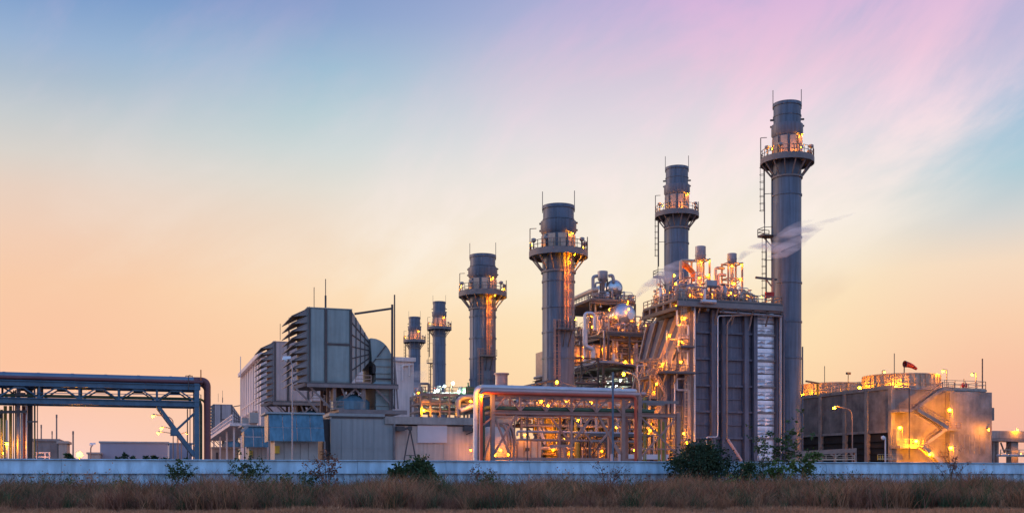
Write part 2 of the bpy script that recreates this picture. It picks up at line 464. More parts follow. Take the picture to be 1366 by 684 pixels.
# ================================================================== perimeter wall
def perimeter_wall():
    b = -98.8
    a0, a1 = A(-220,b), A(1560,b)
    T = Thing('perimeter_wall', 'long light blue wall with protruding cap, running behind the dry grass', 'wall', (0, b, 0))
    p = 6.0; n = int((a1-a0)/p); zc = 1.64; zt = 2.47
    cap = MB().add([(0,-.22,zc),(p-.02,-.22,zc),(p-.02,.22,zc),(0,.22,zc),(0,-.22,zc+.30),(p-.02,-.22,zc+.30),(p-.02,.22,zt),(0,.22,zt),(0,-.10,zt-.05),(p-.02,-.10,zt-.05),(p-.02,-.10,zt),(0,-.10,zt)],
        [(3,2,1,0),(0,1,5,4),(4,5,9,8),(8,9,10,11),(11,10,6,7),(2,3,7,6),(0,4,8,11,7,3),(1,2,6,10,9,5)])
    cm = cap.mesh('cap_panel'); 
    lip = MB().box((0,-.27,zt+.003),(p-.02,.27,zt+.06)).mesh('coping')
    # corrugated sheet below the cap
    pit = .86; k = 7; sh = MB(); pts = []
    for i in range(k):
        x = i*pit; pts += [(x,-.02),(x+.34,-.02),(x+.43,.16),(x+.77,.16)]
    pts.append((k*pit,-.02))
    L = k*pit; pts = [(x*(p-.02)/L, y) for x, y in pts]
    for x, y in pts: sh.v += [V(x,y,0), V(x,y,zc-.003)]
    for i in range(len(pts)-1): sh.f.append((2*i,2*i+2,2*i+3,2*i+1))
    sm = sh.mesh('wall_sheet')
    for me in (cm, lip, sm): me.materials.append(M['wall_blue'])
    for i in range(n):
        a = a0+i*p
        for nm, me in (('cap_panel', cm), ('coping', lip), ('wall_sheet', sm)):
            o = link_mesh(nm, me, None, T.o); o.location = (a, rnd.uniform(-.012,.012), 0)
perimeter_wall()

# ================================================================== stacks
LEFT, FRONT = 147, 237
def pol(ang, r, z=0): return V(r*math.cos(R(ang)), r*math.sin(R(ang)), z)
def stack(name, label, base, r, zplat, ztop, rings, zcol, tall, group):
    T = Thing(name, label, 'chimney', base, group); c = V(*base)
    zs = [0]+sorted(rings)+[zplat]
    for i in range(len(zs)-1):
        T.lathe('shell_section', c, [(r, zs[i]+.12), (r, zs[i+1]-.12)], 'stack', 40, cap=False)
    for z in zs[1:-1]:
        T.lathe('ring', c, [(r,z-.14),(r+.14,z-.14),(r+.14,z+.14),(r,z+.14)], 'stack', 40, cap=False)
    # neck, collar and tip
    T.lathe('neck', c, [(r*.99,zplat-.12),(r*.99,zcol+.3)], 'stack', 40, cap=False)
    T.lathe('collar', c, [(r*.99,zcol),(r*1.12,zcol+.5),(r*1.12,zcol+2.2),(r*.98,zcol+2.3)], 'stack', 40, cap=False)
    T.lathe('tip', c, [(r*.965,zcol+2.1),(r*.965,ztop-.55)], 'stack', 40, cap=False)
    T.lathe('tip_rim', c, [(r*.965,ztop-.6),(r*1.03,ztop-.55),(r*1.03,ztop),(r*.9,ztop),(r*.9,ztop-2),(0,ztop-2)], 'stack', 40, cap=False)
    T.lathe('tip_band', c, [(r*.965,ztop-2.4),(r*1.005,ztop-2.4),(r*1.005,ztop-2.2),(r*.965,ztop-2.2)], 'stack', 40, cap=False)
    for an in (LEFT+8, LEFT-172):                        # lifting lugs and lightning rods
        q = c+pol(an, r*1.0)
        T.bar('lightning_rod', q+V(0,0,ztop-1), q+V(0,0,ztop+2.6), .09, 'steel_dark')
        for dz in (2.8, 4.0): T.bar('lug', c+pol(an, r*.95, ztop-dz), c+pol(an, r*1.2, ztop-dz), .28, 'steel_dark')
    # platform with skirt and brackets
    ro = r+2.2
    T.lathe('platform', c, [(r,zplat),(ro,zplat),(ro,zplat+.42),(r,zplat+.42)], 'grate', 40, cap=False)
    T.lathe('platform_skirt', c, [(ro+.002,zplat-.5),(ro+.06,zplat-.5),(ro+.06,zplat+.5),(ro+.002,zplat+.5)], 'steel', 40, cap=False)
    for k in range(14):
        an = k*360/14
        T.bar('bracket', c+pol(an, r, zplat-2.9), c+pol(an, ro-.1, zplat-.2), .2, 'steel')
    T.lathe('bracket_ring', c, [(r,zplat-3.1),(r+.25,zplat-3.1),(r+.25,zplat-2.8),(r,zplat-2.8)], 'steel', 40, cap=False)
    T.rail([c+pol(k*12, ro-.05, zplat+.4) for k in range(31)], 1.5, 'steel', .05, 9)
    # hatch boxes round the neck, lit by the platform lamps
    for k in range(10):
        an = k*36+9; q = c+pol(an, r*.99)
        x = pol(an,1); y = V(-x.y, x.x, 0); w, d, z0, z1 = r*.235, .16, zplat+.6, zcol-.15
        bt = [q-y*w-x*.2, q+y*w-x*.2, q+y*w+x*d, q-y*w+x*d]; bt = [bt[3],bt[2],bt[1],bt[0]]
        T.mk('hatch_panel', MB().hexa([v+V(0,0,z0) for v in bt], [v+V(0,0,z1) for v in bt]), 'insul' if k % 5 else 'stack')
    for an in ((FRONT-38, FRONT+34, LEFT-100) if tall else (FRONT-66, FRONT+130)):
        T.shielded(c+pol(an, r+1.85, zplat+1.5), pol(an,1), 1.15)
    T.lamp(c+pol(FRONT+55, r*1.15+.28, zcol-.25), .8, 'bulb_small')
    for an in (LEFT+4, LEFT-168):                       # lamp poles and aviation lights on the rail
        q = c+pol(an, ro-.05, zplat+.4)
        T.bar('lamp_pole', q, q+V(0,0,4.2 if an > 100 else 2.6), .12, 'steel_dark')
        if an > 100: T.bar('lamp_arm', q+V(0,0,4.2), q+V(0,0,4.2)-pol(an,1.1), .1, 'steel_dark')
    for an in (LEFT+38, LEFT-152, LEFT-200, LEFT+75):
        q = c+pol(an, ro-.3, zplat+.42)
        o = T.box('floodlight_stand', q+V(-.06,-.06,0), q+V(.06,.06,1.3), 'steel_dark')
        T.mk('floodlight', MB().lathe(q+V(0,0,1.3), [(.2,0),(.42,.25),(.42,.6),(.2,.7)], 10), 'housing', o)
    return T
def hrsg_stack(label, base, grp):
    T = stack('exhaust_stack', label, base, 2.5, 57.8, 68.2, [8,22.4,28.9,35.9,44.1,51.7], 62.1, True, grp)
    c = V(*base); r = 2.5
    q = c+pol(LEFT, r+1.5)
    T.ladder((q.x,q.y), 47, 57.8, LEFT, 'steel_dark', r=.07)
    q2 = c+pol(LEFT-8, r+1.2)
    T.ladder((q2.x,q2.y), 30.5, 44.6, LEFT, 'steel_dark', r=.07)
    q3 = c+pol(LEFT, r+1.0)
    # half-way landing
    T.box('landing', q3+V(-1.3,-1.2,44.5), q3+V(1.2,1.2,44.7), 'grate')
    for s in (-1,1): T.bar('landing_bracket', q3+V(0,s,44.5), c+pol(LEFT+s*12, r, 42.4), .16, 'steel_dark')
    T.rail([q3+V(-1.25,-1.15,44.7), q3+V(-1.25,1.15,44.7), q3+V(1.1,1.15,44.7)], 1.3, 'steel_dark', .06)
    T.bar('landing_post', q3+V(-1.25,-1.15,44.7), q3+V(-1.25,-1.15,50.4), .12, 'steel_dark')
    p = c+pol(LEFT-9, r+.02)
    T.tube('drain_pipe', [p+V(0,0,2), p+V(0,0,57.5)], .33, 'stack', 10)
    p = c+pol(LEFT-175, r+.2)
    T.tube('drain_pipe', [p+V(0,0,0), p+V(0,0,24.5)], .13, 'stack', 8)
    for z in range(4, 58, 6): T.bar('ladder_bracket', c+pol(LEFT, r-.05, z+.3), c+pol(LEFT, r+1.5, z+.3), .1, 'steel_dark')
    return T
G1 = 'tall exhaust stacks of the power plant'
S1 = hrsg_stack('tallest grey blue exhaust stack, right of the boiler house, with lit platform near its tip', (A(1050,0),0,0), G1)
aS1 = A(1050,0)
dup(S1, A(903,43), 43, 'tall exhaust stack rising just behind the left end of the boiler house')
bF = (430.5-179.3)*UX
dup(S1, A(586,bF), bF, 'right one of the two thin distant exhaust stacks, the taller')
bG = bF+43
dup(S1, A(553,bG), bG, 'left one of the two thin distant exhaust stacks, the shorter, beside the white hall')

def bypass(label, base, grp):
    T = stack('bypass_stack', label, base, 2.68, 38.2, 46.3, [10,14.3,20.9,25.2,29.3,33.7], 41.5, False, grp)
    c = V(*base); r = 2.68
    an = FRONT+38
    q = c+pol(an, r+.35); T.ladder((q.x,q.y), 25.5, 38.2, an, 'frame_pink', r=.07, cr=.6)
    q = c+pol(FRONT+8, r+.35); T.ladder((q.x,q.y), 9, 27, FRONT+8, 'frame_pink', r=.07, cr=.6)
    # mid landing between the two ladders
    for k in range(5):
        a2 = FRONT+8+k*10
        T.bar('landing', c+pol(a2, r+.7, 25.3), c+pol(a2+10, r+.7, 25.3), 1.3, 'grate', .18)
    T.rail([c+pol(FRONT+k*10, r+1.4, 25.4) for k in range(7)], 1.3, 'steel', .05)
    for k in (0,2,4): T.bar('landing_bracket', c+pol(FRONT+8+k*10, r+1.2, 25.2), c+pol(FRONT+8+k*10, r, 22.6), .14, 'steel_dark')
    for an2, z in ((FRONT+46, 37.4),):
        T.lamp(c+pol(an2+4, r+1.5, z+.2), .9, 'bulb_sodium')
        for k, (zz, ss) in enumerate(((36.6,1.25),(34.6,.95),(32.2,.8),(29.6,.62),(27.4,.5))): T.shielded(c+pol(an2-5, r+1.1, zz), pol(an2-5,1), ss)  # extra hidden lamps added down the ladder to lengthen the lit strip
    p = c+pol(FRONT-30, r+.06)
    T.mk('seam_plate', MB().box(V(-.02,-.02,2)+p, V(.16,.16,37)+p), 'stack')
    p = c+pol(LEFT-4, r+.05); T.tube('drain_pipe', [p+V(0,0,2), p+V(0,0,38)], .1, 'stack', 8)
    return T
G2 = 'thick bypass stacks between the turbines and boilers'
aB1 = A(745,0)
BY1 = bypass('thick grey bypass stack left of the boilers, the larger, rising behind the white pipe', (aB1,0,0), G2)
dup(BY1, A(644,43), 43, 'shorter thick bypass stack standing above the corner of the white pipe')

def glow(T, a0, a1, b0, b1, z0, z1, n, seed, size=.95):
    # unseen fill lamps added at random among the steel, plates hiding their bulbs
    rg = random.Random(seed)
    for k in range(n): T.shielded(V(rg.uniform(a0,a1),rg.uniform(b0,b1),rg.uniform(z0,z1)), V(-.25,-1,0), size*rg.uniform(.7,1.2))

# ================================================================== boiler house, unit one
def boiler_one():
    T = Thing('boiler_house', 'tall dark grey boiler house with silver strip and orange lit pipework on its roof', 'boiler house', (A(985,-8),-8,0))
    bf, bb = -8, 8
    px_cols = [921, 950, 963.5, 994, 1006, 1037]
    ac = [A(p,bf) for p in px_cols]; zt = Zp(413, ac[1], bf)
    T.box('core', V(ac[0]+.3,bf+.6,.2), V(ac[-1]-.2,bb,zt-.3), 'hrsg')
    levels = [0] + [Zp(y, ac[2], bf) for y in (584, 549, 514.5, 479, 444)] + [zt]
    for i, a in enumerate(ac):
        w = (.9,.75,.55,.8,.7,.9)[i]
        T.bar('column', V(a,bf-.1,0), V(a,bf-.1,zt), w, 'steel_warm' if i == 0 else 'hrsg', .9)
    for i in range(5):
        x0, x1 = ac[i]+.42, ac[i+1]-.40
        for j in range(6):
            z0, z1 = levels[j], levels[j+1]
            if i == 4:
                for h in range(2):
                    u0, u1 = z0+(z1-z0)*h/2+.08, z0+(z1-z0)*(h+1)/2-.08
                    mb = MB(); n = 2; y = bf+.22
                    for k in range(n):                      # pressed diamonds
                        l, r_ = x0+.1+(x1-x0-.2)*k/n, x0+.1+(x1-x0-.2)*(k+1)/n
                        uu = u0+(u1-u0)*.62
                        for w0, w1, dp_ in ((u0,(u0+uu)/2-.02,.26),((u0+uu)/2+.02,uu-.02,.30),(uu+.02,u1,.10)):
                            m_ = V((l+r_)/2, y-dp_+rnd.uniform(-.06,.06), (w0+w1)/2+rnd.uniform(-.12,.12))
                            mb.add([V(l,y,w0),V(r_,y,w0),V(r_,y,w1),V(l,y,w1),m_], [(0,1,4),(1,2,4),(2,3,4),(3,0,4)])
                    T.mk('silver_panel', mb, 'silver')
            else:
                h2 = (z0+z1)/2
                for u0, u1 in ((z0+.12,h2-.05),(h2+.05,z1-.12)):
                    if x1-x0 > .5: T.box('wall_panel', V(x0,bf+.35+rnd.uniform(0,.08),u0), V(x1,bf+.55,u1), 'hrsg')
                T.box('stiffener', V(x0,bf+.18,h2-.07), V(x1,bf+.45,h2+.07), 'hrsg')
            if j: T.box('girt', V(x0,bf-.12,z0-.16), V(x1,bf+.4,z0+.16), 'hrsg' if i != 4 else 'steel')
    # left end: tapering inlet duct with fins
    aL = ac[0]-.2; zt2 = zt-.8
    s0 = (bf+.2, bb-.5, 15.5, zt2); al = A(872,-4.5); s1 = (-4.3, 4.3, 4.5, Zp(533, al, -4.3))
    front = [V(al,s1[0],s1[2]), V(aL,s0[0],4), V(aL,s0[0],s0[3]), V(al,s1[0],s1[3])]
    back_ = [V(al,s1[1],s1[2]), V(aL,s0[1],4), V(aL,s0[1],s0[3]), V(al,s1[1],s1[3])]
    T.mk('inlet_duct', MB().hexa([front[0],front[1],back_[1],back_[0]], [front[3],front[2],back_[2],back_[3]]), 'hrsg')
    for k in range(6):                                     # fins running up the flare, front side
        f = k/5
        p = front[0].lerp(front[3], .2+f*.8); q = front[1].lerp(front[2], .2+f*.8)
        nrm = V(-.5,-.8,0)
        T.bar('fin', p+nrm*.3, q+nrm*.3, .30, 'insul', .95)
    for k in range(5):                                     # and over its top
        f = k/4; p = front[3].lerp(back_[3], f); q = front[2].lerp(back_[2], f)
        T.bar('fin', p+V(-.15,0,.2), q+V(-.15,0,.2), .2, 'insul', .75)
    for f in (.34,.68):
        T.bar('duct_girt', front[0].lerp(front[1], f)+V(-.2,-.35,1), front[3].lerp(front[2], f)+V(-.2,-.35,0), .3, 'hrsg')
    # dark base wall under the fins and the landing above it
    aw = A(880,-9)
    zb = Zp(497, aw, -9)
    T.box('base_wall', V(aw,-8.6,.1), V(ac[0]-.6,-7.6,zb-.25), 'hrsg')
    for z in (3.2,6.4,9.6,12.8): T.box('girt', V(aw,-8.85,z), V(ac[0]-.6,-8.61,z+.25), 'hrsg')
    for k in range(3): T.bar('column', V(aw+.2+k*2.1,-8.85,0), V(aw+.2+k*2.1,-8.85,zb-.3), .4, 'hrsg')
    T.box('landing', V(aw-.4,-11,zb-.22), V(ac[0]-.5,-7.7,zb), 'grate')
    T.rail([V(aw-.3,-7.8,zb), V(aw-.3,-10.9,zb), V(ac[0]-.6,-10.9,zb)], 1.2, 'steel_warm', .06)
    for k in range(3): T.bar('landing_bracket', V(aw+.3+k*2,-10.8,zb-.3), V(aw+.3+k*2,-8.9,zb-2.6), .2, 'steel')
    zm = Zp(462, aw, -9)                                   # small balcony higher up
    ab = A(903,-9)
    T.box('landing', V(ab,-10.6,zm-.2), V(ac[0]-.5,-8.2,zm), 'grate')
    T.rail([V(ab,-8.3,zm), V(ab,-10.5,zm), V(ac[0]-.6,-10.5,zm)], 1.2, 'steel_warm', .06)
    q = (A(916,-9.8),-9.8)
    T.ladder(q, 1, zb, 270, 'insul', r=.06); q = (A(911,-9.4),-9.4); T.ladder(q, zb, Zp(398,q[0],q[1]), 270, 'insul', r=.06)
    # white pipe loops near the ladders
    b = -9.3; P = lambda x, y, b=b: pt(x, y, b)
    T.tube('pipe', [P(906,447),P(918,447),P(918,434),P(903,434),P(903,410)], .16, 'pipe_white', 8, .25)
    T.tube('pipe', [P(919,468),P(905,468),P(905,450),P(918,450)], .17, 'pipe_white', 8, .25)
    T.tube('pipe', [P(918,520),P(903,520),P(903,505),P(917,505),P(917,470)], .17, 'pipe_white', 8, .25)
    T.tube('pipe', [P(919,570),P(919,520)], .14, 'pipe_white', 8)
    T.tube('pipe', [P(893,452),P(905,452),P(905,420)], .13, 'insul', 8, .25)
    # pipes on the front
    b = -9.2
    T.tube('pipe', [P(926.5,590,b),P(926.5,405,b)], .18, 'pipe_white', 10)
    T.tube('pipe', [P(1000,420,b),P(957.5,421,b),P(957.5,582.5,b),P(942,582.5,b),P(942,612,b)], .11, 'pipe_white', 10, .5)
    T.tube('pipe', [P(977,395,b),P(977,422,b),P(970,432,b),P(970,586,b)], .13, 'steel_warm', 10, .5)
    T.tube('pipe', [P(971,586,-10.5),P(989,614,-10.5)], .24, 'pipe_pink', 10)
    for y in (412,416.5): T.tube('pipe', [P(960,y-1,-9.6),P(1043,y+5,-9.6)], .2, 'pipe_steel', 8)
    T.tube('pipe', [P(1041,420,-8.8),P(1041,605,-8.8)], .25, 'pipe_steel', 8)
    T.tube('pipe', [P(1045,420,-7),P(1045,605,-7)], .2, 'hrsg', 8)
    # top deck
    ap0, ap1 = A(904,-10), A(1044,-10); bp1 = B(857.5,A(904,-10)); zd = Zp(398, ap0, -10)
    T.box('roof_deck', V(ap0,-10,zd-.3), V(ap1,bp1,zd), 'grate')
    for b in [-10+(bp1+10)*k/5 for k in range(6)]:
        T.bar('deck_beam', V(ap0,b,zd-.75), V(ap1,b,zd-.75), .5, 'steel', .85)
    for k in range(8):
        a = ap0+(ap1-ap0)*k/7
        T.bar('deck_beam', V(a,-9.9,zd-1.5), V(a,bp1,zd-1.5), .45, 'steel_dark', .6)
    for k in range(5): T.bar('deck_bracket', V(ac[0]+1+k*3.3,-9.8,zd-.6), V(ac[0]+1+k*3.3,bf-.2,zt-3.2 if k % 2 else zt-2.4), .25, 'steel')
    T.bar('deck_bracket', V(ap0+.3,-9.5,zd-1), V(ac[0]-.2,-8,zd-5), .4, 'steel_warm')
    T.rail([V(ap0+.1,bp1-.1,zd), V(ap0+.1,-9.9,zd), V(ap1-.1,-9.9,zd), V(ap1-.1,bp1-.1,zd)], 1.25, 'steel_warm', .065)
    # scaffold of stairs and platforms before the flared duct
    sa = [A(858,-6), A(868,-6), A(879,-6)]; sb = [-8.5, -3.5]
    zz = [Zp(y,sa[1],-8) for y in (586,560,530,503,478)]
    T.steel(sa, sb, zz, .26, 'steel', .45, 14, deck=(1,2,3))
    for k in range(len(zz)-1):
        x0, x1 = (sa[0]+.3, sa[-1]-.3) if k % 2 else (sa[-1]-.3, sa[0]+.3)
        for dy in (0,.9): T.bar('stair_stringer', V(x0,-8.9+dy-.6,zz[k]+.1), V(x1,-8.9+dy-.6,zz[k+1]+.1), .1, 'steel_warm', .3)
        T.rail([V(x0,-9.5,zz[k]+.1), V(x1,-9.5,zz[k+1]+.1)], 1.1, 'steel_warm', .05, 1.2)
        T.rail([V(sa[0],-8.5,zz[k]+.1), V(sa[-1],-8.5,zz[k]+.1)], 1.1, 'steel_warm', .05, 1.5)
    T.clutter(sa[0], sa[-1], -8, -4, zz[1], 3, 10, 15); T.clutter(sa[0], sa[-1], -8, -4, zz[3], 2.5, 10, 16)
    for x, y, b in ((893,448,-10.5),(884,486,-10.5),(876,512,-11),(866,548,-10),(872,574,-10.5)): T.lamp(pt(x,y,b), .95)  # lamps added to turn the fins and scaffold orange
    for x0, y0, x1, y1, m in ((884,470,884,498,'insul'),(889,440,889,494,'pipe_steel'),(896,470,896,494,'insul'),(900,500,900,560,'pipe_white')): T.tube('pipe', [pt(x0,y0,-9.6), pt(x1,y1,-9.6)], .13, m, 8)
    # two vent silencers on framed towers
    for (x, yt, yb, x0, x1, b) in ((934.5,329,345,926,944,1.5), (976.5,338.5,350,966,987,-2)):
        a = A(x,b); z1, z0 = Zp(yt,a,b), Zp(yb,a,b); r = (7.0 if x < 950 else 6.2)/FPX*dep(a,b)
        o = T.lathe('silencer', V(a,b,0), [(r*.55,z0-.5),(r*.96,z0-.05),(r,z0),(r,z1),(r*.85,z1+.05),(r*.85,z1-.3),(0,z1-.3)], 'pipe_steel', 20)
        T.lathe('silencer_band', V(a,b,0), [(r,z0+.55),(r+.06,z0+.55),(r+.06,z0+.7),(r,z0+.7)], 'pipe_steel', 20, par=o, cap=False)
        T.tube('vent_pipe', [V(a,b,zd), V(a,b,z0-.4)], .32, 'insul', 10)
        w = (x1-x0)/2/FPX*dep(a,b); zz = zd
        for sa in (-1,1):
            for sb in (-1,1): T.bar('tower_post', V(a+sa*w,b+sb*1.1,zd), V(a+sa*w,b+sb*1.1,z0-.1), .26, 'steel_warm')
        n = 3; hz = (z0-.3-zd)/n
        for k in range(1,n+1):
            z = zd+k*hz
            for sb in (-1,1): T.bar('tower_beam', V(a-w,b+sb*1.1,z), V(a+w,b+sb*1.1,z), .2, 'steel_warm')
            for sa in (-1,1): T.bar('tower_beam', V(a+sa*w,b-1.1,z), V(a+sa*w,b+1.1,z), .2, 'steel_warm')
            if k == 2: T.bar('tower_brace', V(a-w,b-1.1,z-hz), V(a+w,b-1.1,z), .13, 'steel_warm')
        T.box('tower_deck', V(a-w,b-1.1,zd+hz-.12), V(a+w,b+1.1,zd+hz-.02), 'grate')
        for k in range(6):
            q = V(a+rnd.uniform(-w*.7,w*.7), b+rnd.uniform(-.9,.9), zd+.2)
            T.tube('pipe', bend([q, q+V(0,0,rnd.uniform(2,5.5)), q+V(rnd.uniform(-.8,.8),-.4,rnd.uniform(2,5.5))], .3), .12, rnd.choice(('insul','insul','pipe_steel')), 8)
        for (dx, dz) in ((-.5,-1.0),(.62,-.7),(-.3,-4.1),(.5,-3.2)): T.lamp(V(a+dx*w*1.2,b-1.5,z0+dz), .95, 'bulb_small')
    # square steel pipe arches left of each tower
    b = -1
    for x0, x1, y0, y1, m in ((908,925,347,398,'insul'),(954.5,966,357,398,'insul'),(958,968,366,398,'pipe_pink')):
        T.tube('pipe', [P(x0,y1,b),P(x0,y0,b),P(x1,y0+1,b)], .26, m, 10, .5)
    T.tube('pipe', [P(911,353,0),P(916,355,0),P(925,364,0),P(925,375,0)], .5, 'orange', 12, .6)
    T.tube('pipe', [P(940,404.5,-10.6),P(940,385,-10.6)], .24, 'pipe_white', 8)
    T.tube('pipe', [P(935,401.5,-10.8),P(955,402.5,-10.8)], .3, 'pipe_white', 10)
    o = T.box('control_box', P(943,383,-9), P(954,375,-8.4), 'pipe_steel'); T.bar('box_post', P(948,397,-8.7), P(948,383.2,-8.7), .2, 'steel_dark', par=o)
    T.tube('jib_post', [P(1031,400,-3),P(1031,372,-3)], .3, 'steel_warm', 8)
    T.bar('jib_crane', P(1008,370,-3), P(1036,373,-3), .35, 'steel_dark'); T.bar('jib_brace', P(1031,384,-3), P(1022,372.5,-3), .2, 'steel_warm')
    T.clutter(ap0+.8, ap1-4, -9.2, -6.5, zd, 2.8, 80, 3)
    T.clutter(ap0+.8, ap1-5, -6, 2, zd, 3.8, 90, 5)
    T.clutter(ap0+.8, ac[0]+2, -6, bp1-.5, zd, 3.0, 40, 9)
    T.clutter(ac[0]+1, ac[2], -3, 0, zd, 6.2, 34, 11)
    T.clutter(ac[2]+2, ac[3], -4, -1, zd, 5.2, 28, 13)
    T.box('extinguisher_box', P(1022,397,-9), P(1026,390,-8.6), 'red'); T.box('extinguisher_box', P(1027.5,396,-8.9), P(1031,390,-8.5), 'red')
    for (x, y, b) in ((933,371,-6),(941,392,-8.5),(928,385,-7),(913,390,-6),(952,392,-8),(962,392,-5),(966,384,-7.5),(975,391,-8.4),(1000,395,-8),(902,378,2),(988,396,-8),(1016,396,-6),(893,392,-3),(920,394,-8.6)):
        T.lamp(pt(x,y,b), .9, 'bulb_small')
    T.bar('lamp_pole', pt(897.5,398,1), pt(897.5,366,1), .14, 'steel_warm'); T.lamp(pt(899.5,367.5,1), .9)
    # lamps under the deck and on the landings
    for (x, y, b) in ((902,409,-9.2),(913,425,-10.2),(908,483,-10.4),(909,456,-10.3)): T.lamp(pt(x,y,b), .9)
    for (x, y, b) in ((904,557,-11),(912,578,-11),(916,590,-12)): T.lamp(pt(x,y,b), 1.0)
    glow(T, A(858,-6), ac[0], -7.5, -5, 2, zt-2, 12, 5); glow(T, ap0+1, ap1-5, -4, 3, zd+1, zd+5, 14, 6)
    # small process skid at the foot
    T.steel([A(898,-12), A(906,-12), A(917,-12)], [-12,-10], [4.5,7.2], .22, 'steel_warm', 0)
    T.clutter(A(896,-11.5), A(919,-11.5), -11.6, -10, .1, 6, 16, 21, ('insul','insul','yellow','pipe_white'))
    T.rail([V(A(893,-13),-13,5), V(A(920,-13),-13,5)], 1.2, 'yellow', .06)
boiler_one()

# ================================================================== boiler, unit two
def boiler_two():
    bf = 34
    aC = A(810,bf); a1 = aC+22
    T = Thing('steam_boiler', 'second boiler behind, open steel decks with two round drum ends lit orange', 'boiler', (aC+6,bf,0))
    P = lambda x, y, b=bf: pt(x, y, b)
    zm, zu, zl = Zp(442,aC,bf), Zp(395,aC,bf), Zp(487,aC,bf)
    T.box('main_deck', V(aC,bf,zm-.35), V(a1,bf+30,zm), 'grate')
    T.box('upper_deck', V(aC-2,bf+4,zu-.35), V(A(848,bf+4),bf+26,zu), 'grate')
    T.box('core', V(aC+3,bf+8,1), V(a1,bf+25,zm-3), 'hrsg')
    for k in range(6):
        z = 3+k*(zm-6)/5
        T.box('girt', V(aC+2.8,bf+7.7,z), V(a1,bf+7.98,z+.3), 'hrsg')
    As = [aC+.3, aC+5, aC+10.5, aC+15, a1]; Bs = [bf+.2, bf+9, bf+18, bf+27]
    T.steel(As, Bs[:2], [zl*.55, zl, zm-.4], .42, 'steel_dark', .55, 4)
    for a in As[:1]:
        for b in Bs[2:]: T.bar('column', V(a,b,0), V(a,b,zm-.4), .42, 'steel_dark')
    for z in (zl, zm-.4):
        for i in range(3): T.bar('beam', V(As[0],Bs[i]+.3,z-.3), V(As[0],Bs[i+1]-.3,z-.3), .4, 'steel_dark', .5)
    for i in range(3): T.bar('brace', V(As[0],Bs[i],zl), V(As[0],Bs[i+1],zm-.8), .25, 'steel_dark')
    for a, b in ((aC-1.6,bf+5),(aC+3,bf+5),(A(847,bf+5),bf+5),(aC-1.6,bf+14),(A(847,bf+5),bf+16),(aC+8,bf+12)):
        T.bar('column', V(a,b,zm), V(a,b,zu-.4), .36, 'steel_dark')
    T.bar('beam', V(aC-1.8,bf+4.3,zu-.7), V(A(848,bf+4),bf+4.3,zu-.7), .4, 'steel_dark', .6)
    T.rail([V(aC+.1,bf+29,zm), V(aC+.1,bf+.1,zm), V(a1,bf+.1,zm)], 1.2, 'steel_warm', .06)
    T.rail([V(aC-1.9,bf+25,zu), V(aC-1.9,bf+4.1,zu), V(A(848,bf+4),bf+4.1,zu), V(A(848,bf+4),bf+20,zu)], 1.2, 'steel', .06)
    # steam drums seen end on
    def drum(x, y, b, r, L):
        a = A(x,b); z = Zp(y,a,b)
        o = T.lathe('steam_drum', V(a,b,z), [(0,-r*.62),(r*.35,-r*.58),(r*.65,-r*.46),(r*.88,-r*.25),(r,0),(r,L),(0,L+r*.5)], 'drum', 28, axis='b')
        T.lathe('drum_band', V(a,b,z), [(r,.3),(r+.07,.3),(r+.07,.5),(r,.5)], 'pipe_steel', 28, par=o, axis='b', cap=False)
        T.lathe('manway', V(a+r*.25,b-r*.62,z-r*.1), [(0,-.16),(r*.28,-.14),(r*.30,.1),(r*.3,.4)], 'drum', 14, par=o, axis='b')
        return a, z
    a, z = drum(833,421,bf+3,2.65,13)
    for k in range(5): T.tube('downcomer', [V(a-1.8+k*.7,bf+2.0,zm), V(a-1.8+k*.7,bf+2.0,z-1.0+.3*(k%3)), V(a-1.8+k*.7,bf+4,z-.4)], .13, 'insul', 8, .3)
    for s in (-1,1): T.box('drum_saddle', V(a+s*1.1-.3,bf+4,zm), V(a+s*1.1+.3,bf+5,z-1.8), 'steel_warm')
    drum(820.5,384,bf+7,1.75,8)
    a2 = A(788.5,bf+12); T.lathe('separator', V(a2,bf+12,zm+.2), [(.6,0),(1.5,.8),(1.5,3.4),(.9,4.3),(0,4.6)], 'insul', 20)
    # silencer
    b = bf+8; a = A(804,b); z0, z1 = Zp(372.5,a,b), Zp(362,a,b); r = 1.08
    T.lathe('silencer', V(a,b,0), [(r*.5,z0-.9),(r*.94,z0-.1),(r,z0),(r,z1),(r*.85,z1+.05),(r*.85,z1-.3),(0,z1-.3)], 'pipe_steel', 20)
    T.tube('vent_pipe', [V(a,b,zu), V(a,b,z0-.8)], .45, 'steel', 10)
    for s in (-1,1): T.bar('silencer_post', V(a+s*.8,b-.6,zu), V(a+s*.8,b-.6,z0), .25, 'steel_dark')
    P2 = lambda x, y: pt(x, y, bf+6)
    T.tube('pipe', [P2(791,395),P2(791,369),P2(797,368)], .36, 'pipe_steel', 10, .7)
    T.tube('pipe', [P2(812,368),P2(817,367),P2(819,376)], .36, 'pipe_steel', 10, .7)
    T.tube('pipe', [P2(794.5,440),P2(794.5,377),P2(802,377)], .2, 'pipe_steel', 8, .4)
    T.tube('pipe', [pt(765,399,bf+18), pt(778,393,bf+10), pt(792,387,bf+5), pt(797,386,bf+5)], .5, 'insul', 12, 1.5)
    T.tube('pipe', [P(780,500),P(780,420),P(782,417.5),P(790,417.5),P(793,420),P(793,440)], .32, 'pipe_white', 12, 1.0)
    T.tube('pipe', [P(780.5,440,bf-1),P(780.5,463,bf-1),P(791,465,bf-1),P(791,495,bf-1)], .52, 'pipe_white', 14, 1.2)
